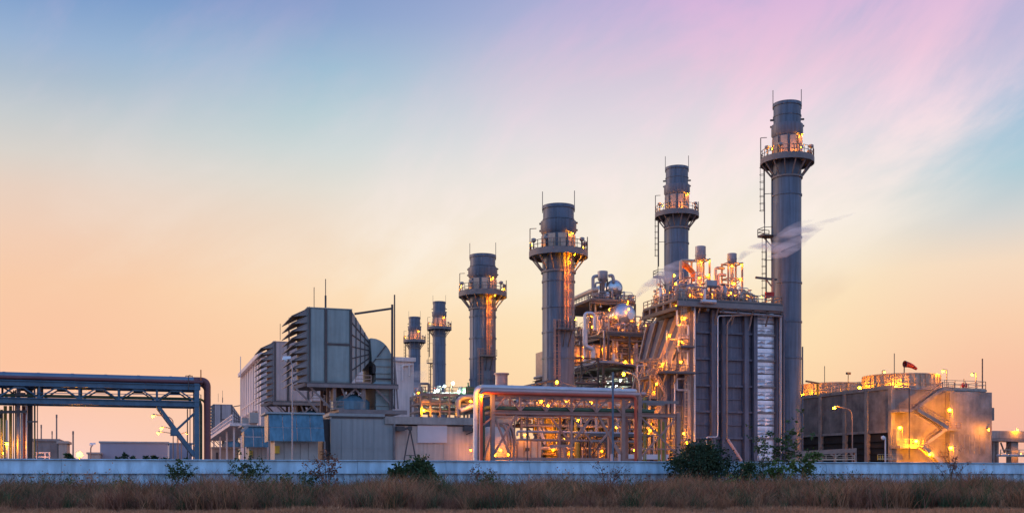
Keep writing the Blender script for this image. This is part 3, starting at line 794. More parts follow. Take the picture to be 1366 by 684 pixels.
    for x, y0, y1, m in ((784,505,468,'pipe_steel'),(806,500,440,'pipe_steel'),(818,500,452,'insul'),(823,500,455,'insul'),(846,505,460,'insul'),(849,505,458,'pipe_pink'),(856,500,452,'steel_dark'),(862,520,450,'steel_dark'),(840,500,470,'insul'),(829,496,470,'pipe_steel')):
        T.tube('riser', [P(x,y0,bf+1.2),P(x,y1,bf+1.2)], .26, m, 8)
    for x0, x1, y in ((812,842,460),(815,848,472),(812,838,484),(775,808,478),(812,850,452)):
        T.tube('header', [P(x0,y,bf+1.8),P(x1,y+.5,bf+1.8)], .2, rnd.choice(('insul','pipe_steel')), 8)
    T.mk('expansion_duct', MB().hexa([V(aC-9,bf+6,zl-3),V(aC+2,bf+3,zl-5),V(aC+2,bf+22,zl-5),V(aC-9,bf+18,zl-3)],
                                      [V(aC-9,bf+6,zl+4),V(aC+2,bf+3,zm-2),V(aC+2,bf+22,zm-2),V(aC-9,bf+18,zl+4)]), 'insul')
    for k in range(4):
        f = k/3; T.bar('fin', V(aC-9,bf+5.8,zl-3+7*f), V(aC+2,bf+2.8,zl-5+(zm-zl+3)*f), .2, 'steel_dark', .3)
    T.clutter(aC+.6, a1-1, bf+.5, bf+2.6, zm, 2.0, 70, 31)
    T.clutter(a+3.2, a1-1, bf+.6, bf+5, zm, 4, 40, 32); T.clutter(aC+.5, a-3, bf+.6, bf+5, zm, 4.6, 34, 34)
    T.clutter(aC+.3, aC+4, bf+2, bf+28, zm, 5.5, 70, 33)
    T.clutter(aC-1.5, A(846,bf+4), bf+4.6, bf+8, zu, 2.4, 26, 35)
    T.clutter(aC+.4, a1-2, bf+.6, bf+6, zl, 5.2, 60, 37)
    T.steel([aC+2.6, aC+7.5, aC+12.6], [bf+1.5, bf+5], [zl+2.6, zl+5.2], .2, 'steel_warm', .8, 18, z0=zl)
    for zz in (zl+2.6, zl+5.2): T.rail([V(aC+.4,bf+.6,zz), V(aC+15,bf+.6,zz)], 1.1, 'steel_warm', .05)
    T.steel([aC-10, aC-5, aC-.5], [bf+2, bf+10], [zl*.6, zl, zm-1], .32, 'steel_dark', .6, 8)
    T.clutter(aC-9, aC-1, bf+2, bf+9, zl, 6, 44, 39)
    for (x, y, b) in ((789,422,bf+3),(812.5,413,bf+1),(839,412.5,bf+.4),(838,403,bf+3),(790,436,bf+2),(800,437,bf+4),(848,436,bf+2),(820,437,bf+1.5),(861,434,bf+3),(874,437,bf+2),(768,426,bf+16),(777,462,bf+4),(834,482,bf+1),(817,462,bf+3),(778,476,bf+2),(856,476,bf+3),(805,465,bf+3)):
        T.lamp(pt(x,y,b), .9, 'bulb_small')
    glow(T, aC, a1-4, bf+.5, bf+4, zl, zm+4, 16, 7); glow(T, aC-8, aC+3, bf+1, bf+6, zl-2, zm-1, 9, 8); glow(T, aC, aC+8, bf+2, bf+5, zm, zu-1, 6, 9)
    # stair up to the next boiler
    p, q = P(853,440,bf-1), P(871,411,bf-1)
    for dx in (0,1.6):
        T.bar('stair_stringer', p+V(dx,0,0), q+V(dx,0,0), .16, 'steel', .35)
    for k in range(11):
        c = p.lerp(q, (k+.5)/11); T.box('stair_tread', c+V(-.1,-.6,-.04), c+V(1.7,.3,.06), 'steel')
    T.rail([p, q], 1.1, 'steel', .05)
boiler_two()
# ================================================================== steel bridge with elbow pipe before boiler two
def deck_bridge():
    b0 = 12
    aR = A(845,b0)
    T = Thing('steel_gantry', 'dark steel gantry with sloping roof edge and cool white lamps, below the round drums', 'gantry', (aR-6,b0,0))
    zt = Zp(489,aR,b0); zb = Zp(512,aR,b0)
    bL = [b0, b0+9, b0+18, b0+27, b0+36, b0+46]
    aF = aR-6.0
    T.steel([aF, aR], [b0, b0+12, b0+24, b0+36], [zb*.5, zb, zt], .38, 'steel_dark', .3, 2)
    T.box('roof_grating', V(aF-.5,b0-.6,zt+.05), V(aR+.3,b0+37,zt+.13), 'steel_dark')
    T.clutter(aF, aR, b0+.2, b0+30, zt+.1, 1.8, 30, 53, ('steel_dark','steel','insul','pipe_steel'))
    T.steel([aF-5.5, aF-.6], [b0+1, b0+9], [zb*.55, zb, zt+1.5], .3, 'steel_dark', .7, 9)
    T.rail([V(aF-5.5,b0+.9,zb), V(aF-.6,b0+.9,zb)], 1.1, 'steel', .05)
    T.tube('pipe', [V(aF-.3,b0+36,zt+.75), V(aF-.3,b0-.4,zt+.75), pt(856,489,b0-.4), pt(862.5,492,b0-.4), pt(862.5,535,b0-.4)], .30, 'pipe_steel', 12, 2.2)
    T.tube('pipe', [V(aF+.9,b0+36,zt+.7), V(aF+.9,b0,zt+.7)], .18, 'insul', 10)
    T.rail([V(aF-.4,b0+36,zb), V(aF-.4,b0-.3,zb), V(aR,b0-.3,zb)], 1.1, 'steel', .05)
    T.clutter(aF+.3, aR-.3, b0+1, b0+30, zb, 2.4, 40, 51, ('pipe_green','insul','pipe_steel','pipe_white'))
    for x, y, b in ((811,511,b0+3),(828,507,b0+2),(822,514,b0+5),(838,515,b0+4),(800,514,b0+8)): T.lamp(pt(x,y,b), .9, 'bulb_white')
    T.lamp(pt(834,482.5,b0-.6), .8)
deck_bridge()

# ================================================================== pipe bridges along the front
def elbow(pts, rad): return bend(pts, rad, 8)
def truss(T, b, aA, aB, zt, zb, n, m, w=.28):
    aa = [aA+(aB-aA)*i/n for i in range(n+1)]
    for i in range(n):
        mid = (aa[i]+aa[i+1])/2
        T.bar('diagonal', V(aa[i],b,zb), V(mid-.2,b,zt), w*.7, m); T.bar('diagonal', V(mid+.2,b,zt), V(aa[i+1],b,zb), w*.7, m)
        T.box('gusset', V(mid-.45,b-.06,zt-.24), V(mid+.45,b+.06,zt-.02), m)
        if i: T.bar('hanger', V(aa[i],b,zb), V(aa[i],b,zt), w, m)
def left_bridge():
    b = -58; P = lambda x, y, b=b: pt(x, y, b)
    T = Thing('pipe_bridge', 'long blue steel pipe bridge at the left edge, its pipes bending down to the ground', 'pipe bridge', (A(262,b),b,0))
    aE = A(262.5,b); a0 = A(-75,b)
    zt0, zt1 = Zp(512.7,aE,b), Zp(520,aE,b); zb0, zb1 = Zp(534.7,aE,b), Zp(542.3,aE,b)
    for bb in (b, b+3.2):
        T.bar('top_chord', V(a0,bb,(zt0+zt1)/2), V(aE+.35,bb,(zt0+zt1)/2), .3, 'steel_blue', zt0-zt1)
        T.bar('bottom_chord', V(a0,bb,(zb0+zb1)/2), V(aE+.2,bb,(zb0+zb1)/2), .3, 'steel_blue', zb0-zb1)
        for z in (zt0-.04, zt1+.04): T.bar('flange', V(a0,bb-.01,z), V(aE+.3,bb-.01,z), .62, 'steel_blue', .085)
        for z in (zb0-.04, zb1+.04): T.bar('flange', V(a0,bb-.01,z), V(aE+.2,bb-.01,z), .62, 'steel_blue', .085)
        truss(T, bb, A(12,b)-8, aE-.2, zt1, zb0, 7, 'steel_blue', .19)
        T.bar('post', V(aE,bb-.02,0), V(aE,bb-.02,zt0+.1), .46, 'steel_blue', .5)
        # knee brace
        q = P(209,545); T.bar('knee_brace', V(A(211,b),bb,zb1), V(aE-.2,bb,Zp(607,aE,b)), .34, 'steel_blue')
        T.bar('knee_brace', V(aE-.2,bb,zb1-.6), V(A(233,b),bb,Zp(575,A(233,b),b)), .2, 'steel_blue')
        T.box('gusset', V(A(233,b)-.35,bb-.2,Zp(575,A(233,b),b)-.35), V(A(233,b)+.35,bb-.18,Zp(575,A(233,b),b)+.35), 'steel_blue')
    for k in range(12):
        a = a0+(aE-a0)*k/11; T.bar('cross_beam', V(a,b+.2,zb0-.2), V(a,b+3,zb0-.2), .25, 'steel_blue'); T.bar('cross_beam', V(a,b+.2,zt0-.2), V(a,b+3,zt0-.2), .25, 'steel_blue')
    # big pipe on top, turning down beyond the post
    r = .34; zp = zt0+.12+r
    ad = A(276.5,b+.6)
    T.tube('pipe', [V(a0,b+.6,zp), V(ad-1.3,b+.6,zp)], r, 'pipe_blue', 20)
    T.tube('pipe', elbow([V(ad-1.3,b+.6,zp), V(ad,b+.6,zp), V(ad,b+.6,0)], 1.2), r*.99, 'pipe_maroon', 20)  # same pipe, its warm reflection put into the colour as maroon
    T.tube('pipe', elbow([V(a0,b+1.9,zp-.1), V(ad+.1,b+1.9,zp-.1), V(ad+.1,b+1.9,0)], 1.2), .3, 'pipe_maroon', 16)
    T.tube('pipe', [V(a0,b-.02,zt0+.25), V(aE+.6,b-.02,zt0+.25)], .17, 'pipe_maroon', 10)
    for k in range(14):
        a = a0+2+k*3.0
        if a < ad-1.5: T.lathe('pipe_band', V(a,b+.6,zp), [(r,-.12),(r+.025,-.12),(r+.025,.12),(r,.12)], 'pipe_blue', 20, axis='a', cap=False)
        if a < aE: T.box('pipe_shoe', V(a-.2,b+.3,zt0+.003), V(a+.2,b+.9,zt0+.2), 'steel_blue')
    # green pipe on the bottom chord
    ag = A(268,b+.9); r2 = .15
    T.tube('pipe', elbow([V(a0,b+.9,zb0+.1+r2), V(ag,b+.9,zb0+.1+r2), V(ag,b+.9,0)], .8), r2, 'pipe_green', 14)
    T.tube('pipe', elbow([V(a0,b+1.9,zb0+.35), V(ag+.5,b+1.9,zb0+.35), V(ag+.5,b+1.9,0)], .8), .11, 'pipe_olive', 10)
    T.tube('conduit', [P(40,523.5,b-.25), P(262,526.5,b-.25)], .04, 'steel_blue', 6)
    # hoop on top
    q = [P(247.5,503.5),P(248,500.3),P(257,500.5),P(257.5,503.5)]
    T.tube('vent_hoop', [q[0]-V(0,-.6,.1),q[1]+V(0,.6,0),q[2]+V(0,.6,0),q[3]-V(0,-.6,.1)], .05, 'steel_dark', 6)
    T.tube('vent_hoop', [P(251.5,520,b-.35),P(251.5,500.5,b-.35),P(254,500.3,b-.35)], .05, 'steel_dark', 6)
    T.tube('instrument_post', [V(aE+.4,b+.2,zt0),V(aE+.4,b+.2,zt0+1.5)], .06, 'orange', 6)
    T.tube('conduit', [P(262,526,b+4),P(268,526,b+4),P(268,545,b+4)], .05, 'steel_dark', 6)
    T.tube('conduit', [P(250,545,b+4.5),P(250,610,b+4.5)], .06, 'steel_dark', 6)
    T.tube('conduit', [P(253.5,528,b+4.5),P(253.5,612,b+4.5)], .05, 'steel_dark', 6)
    # bundle of risers under the left end
    for x, w, m, yt, db in ((2,.22,'pipe_olive',546,2),(7,.26,'pipe_olive',541,3),(14,.24,'pipe_olive',541,2.4),(21,.12,'steel_dark',536,1.2),(24.5,.30,'pipe_steel',517,1.8),(29,.20,'pipe_white',548,2.4),(31.5,.30,'pipe_maroon',541,3.2),
                          (35.5,.14,'pipe_white',541,1.5),(40,.42,'steel_dark',514,3.4),(46.3,.13,'pipe_green',540,1.2),(50,.07,'steel_dark',527,1.0),(18,.08,'steel_dark',520,1),(9,.14,'pipe_steel',560,.9)):
        T.tube('riser', [P(x,yt,b+db), V(A(x,b+db),b+db,0)], w*.6, m, 12)
    for x, y0 in ((40,514),(24,520)): 
        T.tube('riser', [P(x,y0,b+3.2), P(x-1,529,b+3.2)], .26, 'steel_dark', 12)
    T.bar('tie_beam', P(-10,549.5,b+.7), P(36,548.5,b+.7), .25, 'steel_dark'); T.bar('tie_beam', P(20,526,b+.7), P(34,525.5,b+.7), .3, 'steel_dark')
    T.bar('tie_beam', P(36,562,b+.7), P(50,562,b+.7), .14, 'steel_dark'); T.bar('tie_beam', P(-8,556,b+2), P(3,554,b+2), .4, 'steel_dark')
    for x0, y0, x1, y1 in ((0,530,18,515),(4,516,22,527),(28,516,44,530),(10,532,30,524),(38,522,52,515)): T.bar('diagonal', P(x0,y0,b+1.2), P(x1,y1,b+1.2), .16, 'steel_dark')
    for x in (46,50.5,53.5): T.bar('hanger', P(x,515,b+.4), P(x,532,b+.4), .16, 'steel_dark')
    T.lamp(P(9,592,b+.6), 1.0)
    T.lamp(P(3,604,b+4), .8)
left_bridge()

def centre_bridge():
    b = -58; P = lambda x, y, b=b: pt(x, y, b)
    T = Thing('pipe_bridge', 'central pipe bridge with white main pipe and red pipe on pinkish steel frame', 'pipe bridge', (A(745,b),b,0))
    aL, aR, aX = A(657,b), A(852.5,b), A(905,b)
    zt = Zp(526,A(745,b),b); zb = Zp(548.5,A(745,b),b)
    m = 'frame_pink'
    for bb in (b, b+3.6):
        T.bar('top_chord', V(aL-.2,bb,zt-.2), V(aR,bb,zt-.2), .26, m, .34)
        T.bar('bottom_chord', V(aL,bb,zb-.2), V(aX,bb,zb-.2), .26, m, .36)
        for z in (zb-.04, zb-.36): T.bar('flange', V(aL,bb-.01,z), V(aX,bb-.01,z), .5, m, .07)
        T.bar('top_chord', V(aR+.2,bb,zt-.55), V(aX,bb,zt-.55), .26, 'steel', .30)
        for x, w in ((657,.42),(830.7,.42),(852.5,.46),(904,.46)):
            T.bar('post', V(A(x,b),bb-.03,0), V(A(x,b),bb-.03,zt if x < 900 else zb+.2), w, m if x > 700 else 'steel')
        T.bar('post', V(A(762.5,b),bb,0), V(A(762.5,b),bb,zb), .2, m)
        truss(T, bb+.02, aL+.2, A(830.7,b)-.2, zt-.4, zb, 5, m, .22)
        T.bar('diagonal', P(834,525.5,bb), P(852,541,bb), .17, m); T.bar('diagonal', P(834,545,bb), P(850,528,bb), .17, m)
        for x0, y0, x1, y1, w in ((658,551,681,608,.2),(690,551,659,605,.2),(763,591,789,555,.22),(797,552,830,613,.24),(830,556,800,590,.2),(815,583,832,612,.2),
                                 (855,556,903,606,.18),(903,556,856,608,.18),(763,555,790,590,.16),(735,557,763,592,.18),(640,570,657,556,.16),(645,612,657,575,.16)):
            T.bar('brace', P(x0,y0,bb), P(x1,y1,bb), w, m)
        T.bar('girt', P(734,594.5,bb), P(763,594.5,bb), .3, m); T.bar('girt', P(657,611,bb+.1), P(852,613,bb+.1), .3, m)
        T.bar('girt', P(855,598,bb), P(903,599,bb), .16, m); T.bar('girt', P(855,580,bb+1), P(903,581,bb+1), .12, m)
    for k in range(9):
        a = aL+(aX-aL)*k/8; T.bar('cross_beam', V(a,b+.2,zb-.2), V(a,b+3.4,zb-.2), .25, m)
        if a < aR: T.bar('cross_beam', V(a,b+.2,zt-.2), V(a,b+3.4,zt-.2), .25, m)
    # white main pipe
    r = .295; zp = Zp(518.5,A(745,b),b); ax = A(635,b+.4)
    T.tube('pipe', elbow([V(ax,b+.4,0), V(ax,b+.4,zp), V(A(851,b),b+.4,zp), V(A(851,b)+.5,b+3,zp)], .85), r, 'pipe_white', 20)
    for k in range(8):
        a = ax+2+k*2.1
        T.lathe('pipe_band', V(a,b+.4,zp), [(r,-.1),(r+.022,-.1),(r+.022,.1),(r,.1)], 'pipe_white', 20, axis='a', cap=False)
    for k in range(4): T.lathe('pipe_band', V(ax,b+.4,1.5+k*2), [(r,-.1),(r+.022,-.1),(r+.022,.1),(r,.1)], 'pipe_white', 20, cap=False)
    # pink and red pipes below it
    z2 = Zp(523.2,A(745,b),b)
    T.tube('pipe', elbow([V(A(641,b),b-.1,0), V(A(641,b),b-.1,z2), V(aR,b-.1,z2)], .8), .2, 'pipe_pink', 12)
    z3 = Zp(526.3,A(745,b),b)
    T.tube('pipe', elbow([V(A(640.5,b),b-.45,0), V(A(640.5,b),b-.45,z3), V(A(845.7,b),b-.45,z3), V(A(845.7,b),b-.45,0)], .5), .165, 'pipe_red', 12)
    T.tube('pipe', [V(aR+.3,b+.2,z2+.1), V(A(862,b),b+.2,z2+.1)], .2, 'pipe_pink', 10)
    # green pipe along the bottom chord, olive ones at the right
    T.tube('pipe', elbow([V(A(645.5,b),b+.4,0), V(A(645.5,b),b+.4,zb+.26), V(aR+2,b+.4,zb+.26)], .6), .24, 'pipe_green', 12)
    T.tube('pipe', elbow([V(A(649,b),b+1.2,0), V(A(649,b),b+1.2,zb+.2), V(aR+2,b+1.2,zb+.2)], .5), .14, 'pipe_olive', 10)
    for x, w, y in ((859,.1,530),(861.5,.07,530),(879,.14,560),(885,.16,562)): T.tube('riser', [P(x,y,b+1), V(A(x,b+1),b+1,0)], w, 'pipe_olive' if x < 890 else 'pipe_pink', 8)
    T.tube('conduit', [P(703,552,b-.2), V(A(703,b),b-.2,0)], .07, 'steel_dark', 6)
    T.tube('conduit', [P(687,552,b+.8), V(A(687,b),b+.8,0)], .09, m, 6)
    T.lamp(P(642,528.5,b-.9), 1.15)
    for x, y in ((812,535),(755,535)): T.lamp(P(x,y,b+2), .5, 'bulb_small')
    # fire hydrant heads peeping above the wall
    for x in (816,826): T.lathe('bollard', V(A(x,b-3),b-3,0), [(.16,0),(.16,Zp(606,A(x,b-3),b-3)),(.1,Zp(605,A(x,b-3),b-3))], 'pipe_pink', 10)
centre_bridge()

# ================================================================== gas turbine block seen through the bridge
def turbine():
    b = -14; P = lambda x, y, b=b: pt(x, y, b)
    T = Thing('turbine_block', 'gas turbine casing, dampers and pipework lit orange behind the central pipe bridge', 'turbine', (A(700,-10),-10,0))
    # round casing and its box
    a0, a1 = A(656,-16), A(682,-16); zc = Zp(597,a0,-16); r = 3.3
    T.lathe('casing', V(0,-12.5,zc), [(0,a0-1.2),(r*.6,a0-.9),(r*.95,a0),(r,a0+.4),(r,a1)], 'beige', 28, axis='a')
    for px, rr in ((679,.5),(683,.35),(687,.55)):
        a = A(px,-16); T.lathe('casing_flange', V(a,-12.5,zc), [(r-.1,-.15),(r+rr,-.15),(r+rr,.15),(r-.1,.15)], 'steel_warm', 28, axis='a')
    T.box('enclosure', V(A(688,b),b,.1), V(A(722,b),b+6,Zp(587,A(705,b),b)), 'beige')
    for k in range(4): T.bar('enclosure_rib', V(A(690+k*9,b),b-.05,.1), V(A(690+k*9,b),b-.05,Zp(588,A(705,b),b)), .14, 'steel_warm')
    T.box('enclosure_door', P(708,612,b-.03), P(714,596,b+.02), 'door')
    T.box('hatch', V(A(703,b)-.3,b-.4,Zp(601,A(705,b),b)), V(A(703,b)+.3,b-.02,Zp(597,A(705,b),b)), 'steel_dark')
    # ribbed duct standing on the casing
    bd = -11
    o = T.mk('exhaust_duct', MB().hexa([P(664,586,bd),P(682,586,bd),P(682,586,bd+6),P(664,586,bd+6)], [P(658,533,bd),P(686,533,bd),P(686,533,bd+6),P(658,533,bd+6)]), 'insul')
    for y in (540,548,556,564,572,580): T.bar('duct_rib', P(660,y,bd-.12), P(685.5,y,bd-.12), .2, 'steel_warm', .18, par=o)
    # diverter box under the bypass stack
    bs = -4.5
    T.box('diverter_box', P(736,578,bs), pt(786,553,bs)+V(0,9,0), 'stack')
    for x in (738,750,762,774,785): T.bar('diverter_rib', P(x,578,bs-.12), P(x,553,bs-.12), .3, 'stack')
    for y in (553.5,565,577.5): T.bar('diverter_rib', P(736,y,bs-.2), P(786,y+.5,bs-.2), .3, 'stack')
    T.box('stack_plinth', V(aB1-3.2,-3.2,.1), V(aB1+3.2,3.2,Zp(566,aB1,-3)), 'stack')
    T.box('transition_duct', V(A(786,bs),-5,2), V(A(873,-4),4.5,Zp(548,A(830,-4),-4)), 'hrsg')
    for k in range(6): T.bar('duct_rib', V(A(792+k*13,-5),-5.15,2), V(A(792+k*13,-5),-5.15,Zp(548,A(830,-4),-4)), .3, 'hrsg')
    # column and caged ladder, yellow lamplight put into their colour
    T.box('painted_lit_column', V(A(727.5,-8),-8.4,0), V(A(735.5,-8),-7.4,Zp(528,A(731,-8),-8)), 'yellow')
    q = (A(740,-9),-9); T.ladder(q, 1, Zp(526,q[0],q[1]), 270, 'yellow', r=.06, cr=.5); q = (A(747,-8),-8); T.ladder(q, 8, Zp(522,q[0],q[1]), 270, 'yellow', r=.05)
    T.bar('strut', P(713,556,-8), P(727,592,-8), .5, 'white_sheet'); T.bar('strut', P(717,552,-8), P(729,580,-8), .3, 'white_sheet')
    T.box('post_box', P(712,578,-8), P(716,558,-7.6), 'yellow')
    # decks, frames and pipes
    T.steel([A(690,-7),A(712,-7),A(752,-7),A(790,-7),A(822,-7),A(858,-7),A(884,-7)], [-9,-4], [5,9.4,13.4], .34, 'steel', .45, 6, deck=(1,))
    T.steel([A(783,-16),A(806,-16),A(832,-16),A(866,-16)], [-17,-13], [4,7.6], .28, 'steel_dark', .5, 7, deck=(1,))
    T.clutter(A(690,-6), A(735,-6), -8.6, -4.4, .1, 8, 30, 61, ('insul','pipe_steel','steel_dark','pipe_olive'))
    T.clutter(A(745,-12), A(860,-12), -15, -9.5, .1, 8.5, 60, 63, ('insul','steel_dark','pipe_steel','pipe_olive','steel'))
    T.clutter(A(690,-6), A(870,-6), -8.6, -4.4, 9.6, 3.4, 60, 65, ('insul','pipe_steel','insul','pipe_white'))
    for y, bb, m, rr in ((538,-9.5,'insul',.35),(543,-9.2,'pipe_white',.3),(533,-8.5,'pipe_steel',.3),(555,-9.6,'pipe_steel',.24),(597,-10,'insul',.3),(575,-16.8,'pipe_steel',.18),(586,-16.8,'steel',.2)):
        T.tube('pipe', elbow([P(690,y+6,bb), P(690,y,bb), P(835 if y < 570 else 860,y+3,bb), P(835 if y < 570 else 860,y+12,bb)], .7), rr, m, 10)
    for k, x in enumerate((768,775,795,812,824,840,872,880)):
        T.tube('riser', [P(x,612,-11-k%3), P(x,548+rnd.uniform(0,26),-11-k%3)], rnd.uniform(.14,.3), rnd.choice(('insul','steel_dark','pipe_steel','pipe_olive')), 8)
    T.box('white_tank_skid', P(836,612,-20), P(884,606,-18), 'white_sheet')
    for x, y, bb in ((771,560.5,-17.5),(668,600,-18.4),(700,580,-15),(731,541,-10),(745,548,-10.5),(722,535,-9.8),(762,534,-9.6),(790,537,-9.5),(803,601,-12.5),(752,586,-10.2),(712,545,-9.6),(846,600,-17.5),(868,574,-10),(835,537,-9.5),(697,540,-9.5),(884,590,-13.5),(822,570,-10)):
        T.lamp(P(x,y,bb), .72, 'bulb_sodium')
    T.lamp(P(660,607,-19), 1.0); T.lamp(P(678,606,-18.8), .9)
    for x, y in ((731,575),(738,600)): T.lamp(P(x,y,-10.5), .8, 'bulb_small')
    glow(T, A(692,-10), A(880,-10), -16, -9, 1.5, 12, 12, 10, .8); glow(T, A(655,-16), A(690,-16), -19, -18, 1, 3, 4, 11, .9)
    # floodlight on top, over the sloping conduit roof
    T.bar('light_post', P(743,524,-12), P(743,511,-12), .2, 'steel'); T.lamp(P(743,509.5,-12), 1.6)
    T.bar('sloping_roof', P(694,517,-8), P(738,507,-4), 1.6, 'steel_dark', .3); T.bar('sloping_roof', P(741,507,-4), P(768,515,-8), .2, 'steel')
turbine()
solo('roof_vent', 'pale cylindrical roof vent beside the shorter bypass stack', 'vent',
     MB().lathe(V(A(669,6),6,0), [(1.0,5),(1.05,Zp(500,A(669,6),6)),(1.3,Zp(499.5,A(669,6),6)),(1.3,Zp(497.6,A(669,6),6)),(.9,Zp(497.6,A(669,6),6))], 20), 'pipe_pink', (A(669,6),6,0))

# ================================================================== air intakes
def intake():
    bf = -6; bb = 6.5
    P = lambda x, y, b=bf: pt(x, y, b)
    T = Thing('air_intake', 'large grey air intake house with ten hoods, the nearest, with curved duct at its right', 'air intake', (A(455,0),0,0), 'gas turbine air intake houses')
    a0, a1, a2 = A(410.5,bf), A(469,bf), A(495,bf)
    z0, z1 = Zp(509,a0,bf), Zp(410.5,a0,bf)
    T.box('filter_house', V(a0,bf,z0), V(a1,bb,z1), 'intake')
    am = A(434.5,bf); ar = a1
    for a, w in ((a0+.25,.36),(am,.42),(a1-.15,.36)): T.bar('rib', V(a,bf-.05,z0), V(a,bf-.05,z1), w*.8, 'steel_dark', .3)
    zmid = Zp(458.5,am,bf); T.bar('rib', V(am+.25,bf-.05,zmid), V(a1-.35,bf-.05,zmid), .24, 'steel_dark', .26)
    for x0, x1, u0, u1 in ((a0+.5,am-.26,z0+.15,z1-.15),(am+.26,a1-.4,z0+.15,zmid-.25),(am+.26,a1-.4,zmid+.25,z1-.15)):
        T.box('wall_panel', V(x0,bf-.06,u0), V(x1,bf+.1,u1), 'intake')
    T.box('roof_trim', V(a0-.1,bf-.12,z1+.004), V(a1+.1,bb+.1,z1+.14), 'intake')
    # weather hoods on the left face
    n = 10; hh = (z1-z0)/n; out = a0-A(389,bf)
    for k in range(n):
        zt = z1-k*hh-.05; zb = zt-hh*1.08
        x0 = a0-out
        mb = MB().add([V(a0-.01,bf+.1,zt),V(a0-.01,bb-.1,zt),V(x0,bb-.1,zb),V(x0,bf+.1,zb), V(a0-.01,bf+.1,zt-.12),V(a0-.01,bb-.1,zt-.12),V(x0,bb-.1,zb-.12),V(x0,bf+.1,zb-.12)],
                      [(0,3,2,1),(4,5,6,7),(3,7,6,2),(0,1,5,4),(0,4,7,3),(1,2,6,5)])
        h = T.mk('weather_hood', mb, 'hood')
        T.mk('hood_cheek', MB().add([V(a0-.02,bf+.14,zt-.13),V(x0+.3,bf+.14,zb-.1),V(a0-.02,bf+.14,zb+.15), V(a0-.02,bf+.18,zt-.13),V(x0+.3,bf+.18,zb-.1),V(a0-.02,bf+.18,zb+.15)], [(0,1,2),(5,4,3),(0,3,4,1),(1,4,5,2),(2,5,3,0)]), 'hood', h)
    # tapering transition with ribs
    zt2, zb2 = Zp(451,a2,bf), Zp(481,a2,bf)
    fr = [V(a1+.01,bf,z0+.1),V(a2,bf+1.5,zb2),V(a2,bf+1.5,zt2),V(a1+.01,bf,z1-.1)]
    bk = [V(p.x, bb-(p.y-bf), p.z) for p in fr]
    T.mk('transition', MB().hexa([fr[0],fr[1],bk[1],bk[0]],[fr[3],fr[2],bk[2],bk[3]]), 'transition')
    for k in range(5):
        f = k/4; lo = fr[0].lerp(fr[1],f); hi = fr[3].lerp(fr[2],f); T.bar('transition_rib', lo+V(0,-.05,0), hi+V(0,-.05,0), .12, 'steel_dark', .2)
    for k in range(1,6):
        f = k/6; T.bar('transition_rib', fr[0].lerp(fr[3],f)+V(0,-.06,0), fr[1].lerp(fr[2],f)+V(0,-.05,0), .11, 'steel_dark', .18)
    # curved duct
    a3 = A(525,bf); z3 = Zp(478,a3,bf); b0, b1 = bf+.6, bb-1.4; zlo = Zp(547,a3,bf)
    cz = Zp(484,a3,bf); xw = A(502.5,bf); xi = a2+.25; ro = a3-xi; prof = []
    top = zt2+.1
    for k in range(9):
        t = math.pi/2*k/8; prof.append((xi+ro*math.sin(t), cz+(top-cz)*math.cos(t)))
    inner = [(a2+.02, zb2-.2),(xi-.2,zb2-1.0)]
    outl = [(a2+.02, top)]+prof+[(a3,zlo+3.4),(a3+.0,zlo),(xw,zlo),(xw,cz-.4),(a2+.3,cz+.2)]
    mb = MB(); nn = len(outl)
    mb.v = [V(x,b0,z) for x,z in outl]+[V(x,b1,z) for x,z in outl]
    mb.f = [tuple(range(nn))[::-1] , tuple(range(nn,2*nn))] + [(i,(i+1)%nn,nn+(i+1)%nn,nn+i) for i in range(nn)]
    T.mk('elbow_duct', mb, 'intake')
    T.box('duct_shade', V(a2+.4,b0-.02,Zp(497,a2,bf)), V(xw-.02,b0+3,Zp(486,a2,bf)), 'louvre_dark')  # near-black box standing in for the shade left of the duct
    for y in (477.5,487.5,497,505,526,540): T.bar('duct_rib', V(xw-.1,b0-.1,Zp(y,a3,bf)), V(a3+.1,b0-.1,Zp(y,a3,bf)), .22, 'steel_dark' if y == 505 else 'intake', .2)
    T.bar('duct_rib', V(xi+.2,b0-.1,cz+.1), V(xi+ro*.66,b0-.1,cz+(top-cz)*.72), .16, 'steel_dark', .16)
    T.mk('duct_skirt', MB().hexa([V(xw-.9,b0-.7,Zp(515,a3,bf)),V(a3+.8,b0-.7,Zp(515,a3,bf)),V(a3+.8,b1+.7,Zp(515,a3,bf)),V(xw-.9,b1+.7,Zp(515,a3,bf))],
                                  [V(xw-.05,b0-.05,Zp(509,a3,bf)),V(a3+.05,b0-.05,Zp(509,a3,bf)),V(a3+.05,b1,Zp(509,a3,bf)),V(xw-.05,b1,Zp(509,a3,bf))]), 'intake')
    # deck, legs and braces
    zd = Zp(511,a1,bf); zf = Zp(546,a1,bf); aE = A(530,bf)
    T.box('deck', V(a0-.3,bf-.8,zd-.25), V(aE,bb+.8,zd-.02), 'grate')
    T.bar('deck_beam', V(a0-.2,bf-.7,zd-.5), V(aE,bf-.7,zd-.5), .3, 'steel', .5)
    T.box('base_deck', V(a0+4.5,bf-.8,zf-.4), V(A(541,bf),bb+.8,zf), 'steel')
    T.bar('base_beam', V(a0+4.5,bf-.95,zf-.35), V(A(541,bf),bf-.95,zf-.35), .3, 'steel', .55)
    for x in (446,484,485.5,521): 
        for bb2 in (bf, 0, bb): T.bar('leg', V(A(x,bf),bb2,zf), V(A(x,bf),bb2,zd-.3), .42 if x < 500 else .36, 'steel')
    for bb2 in (bf-.1, bb): 
        for x0,y0,x1,y1 in ((411,513,440,543),(394,517,424,547),(497,514,527,545),(449,540,478,515),(455,515,463,535),(470,514,484,530)): T.bar('brace', P(x0,y0,bb2), P(x1,y1,bb2), .26, 'steel')
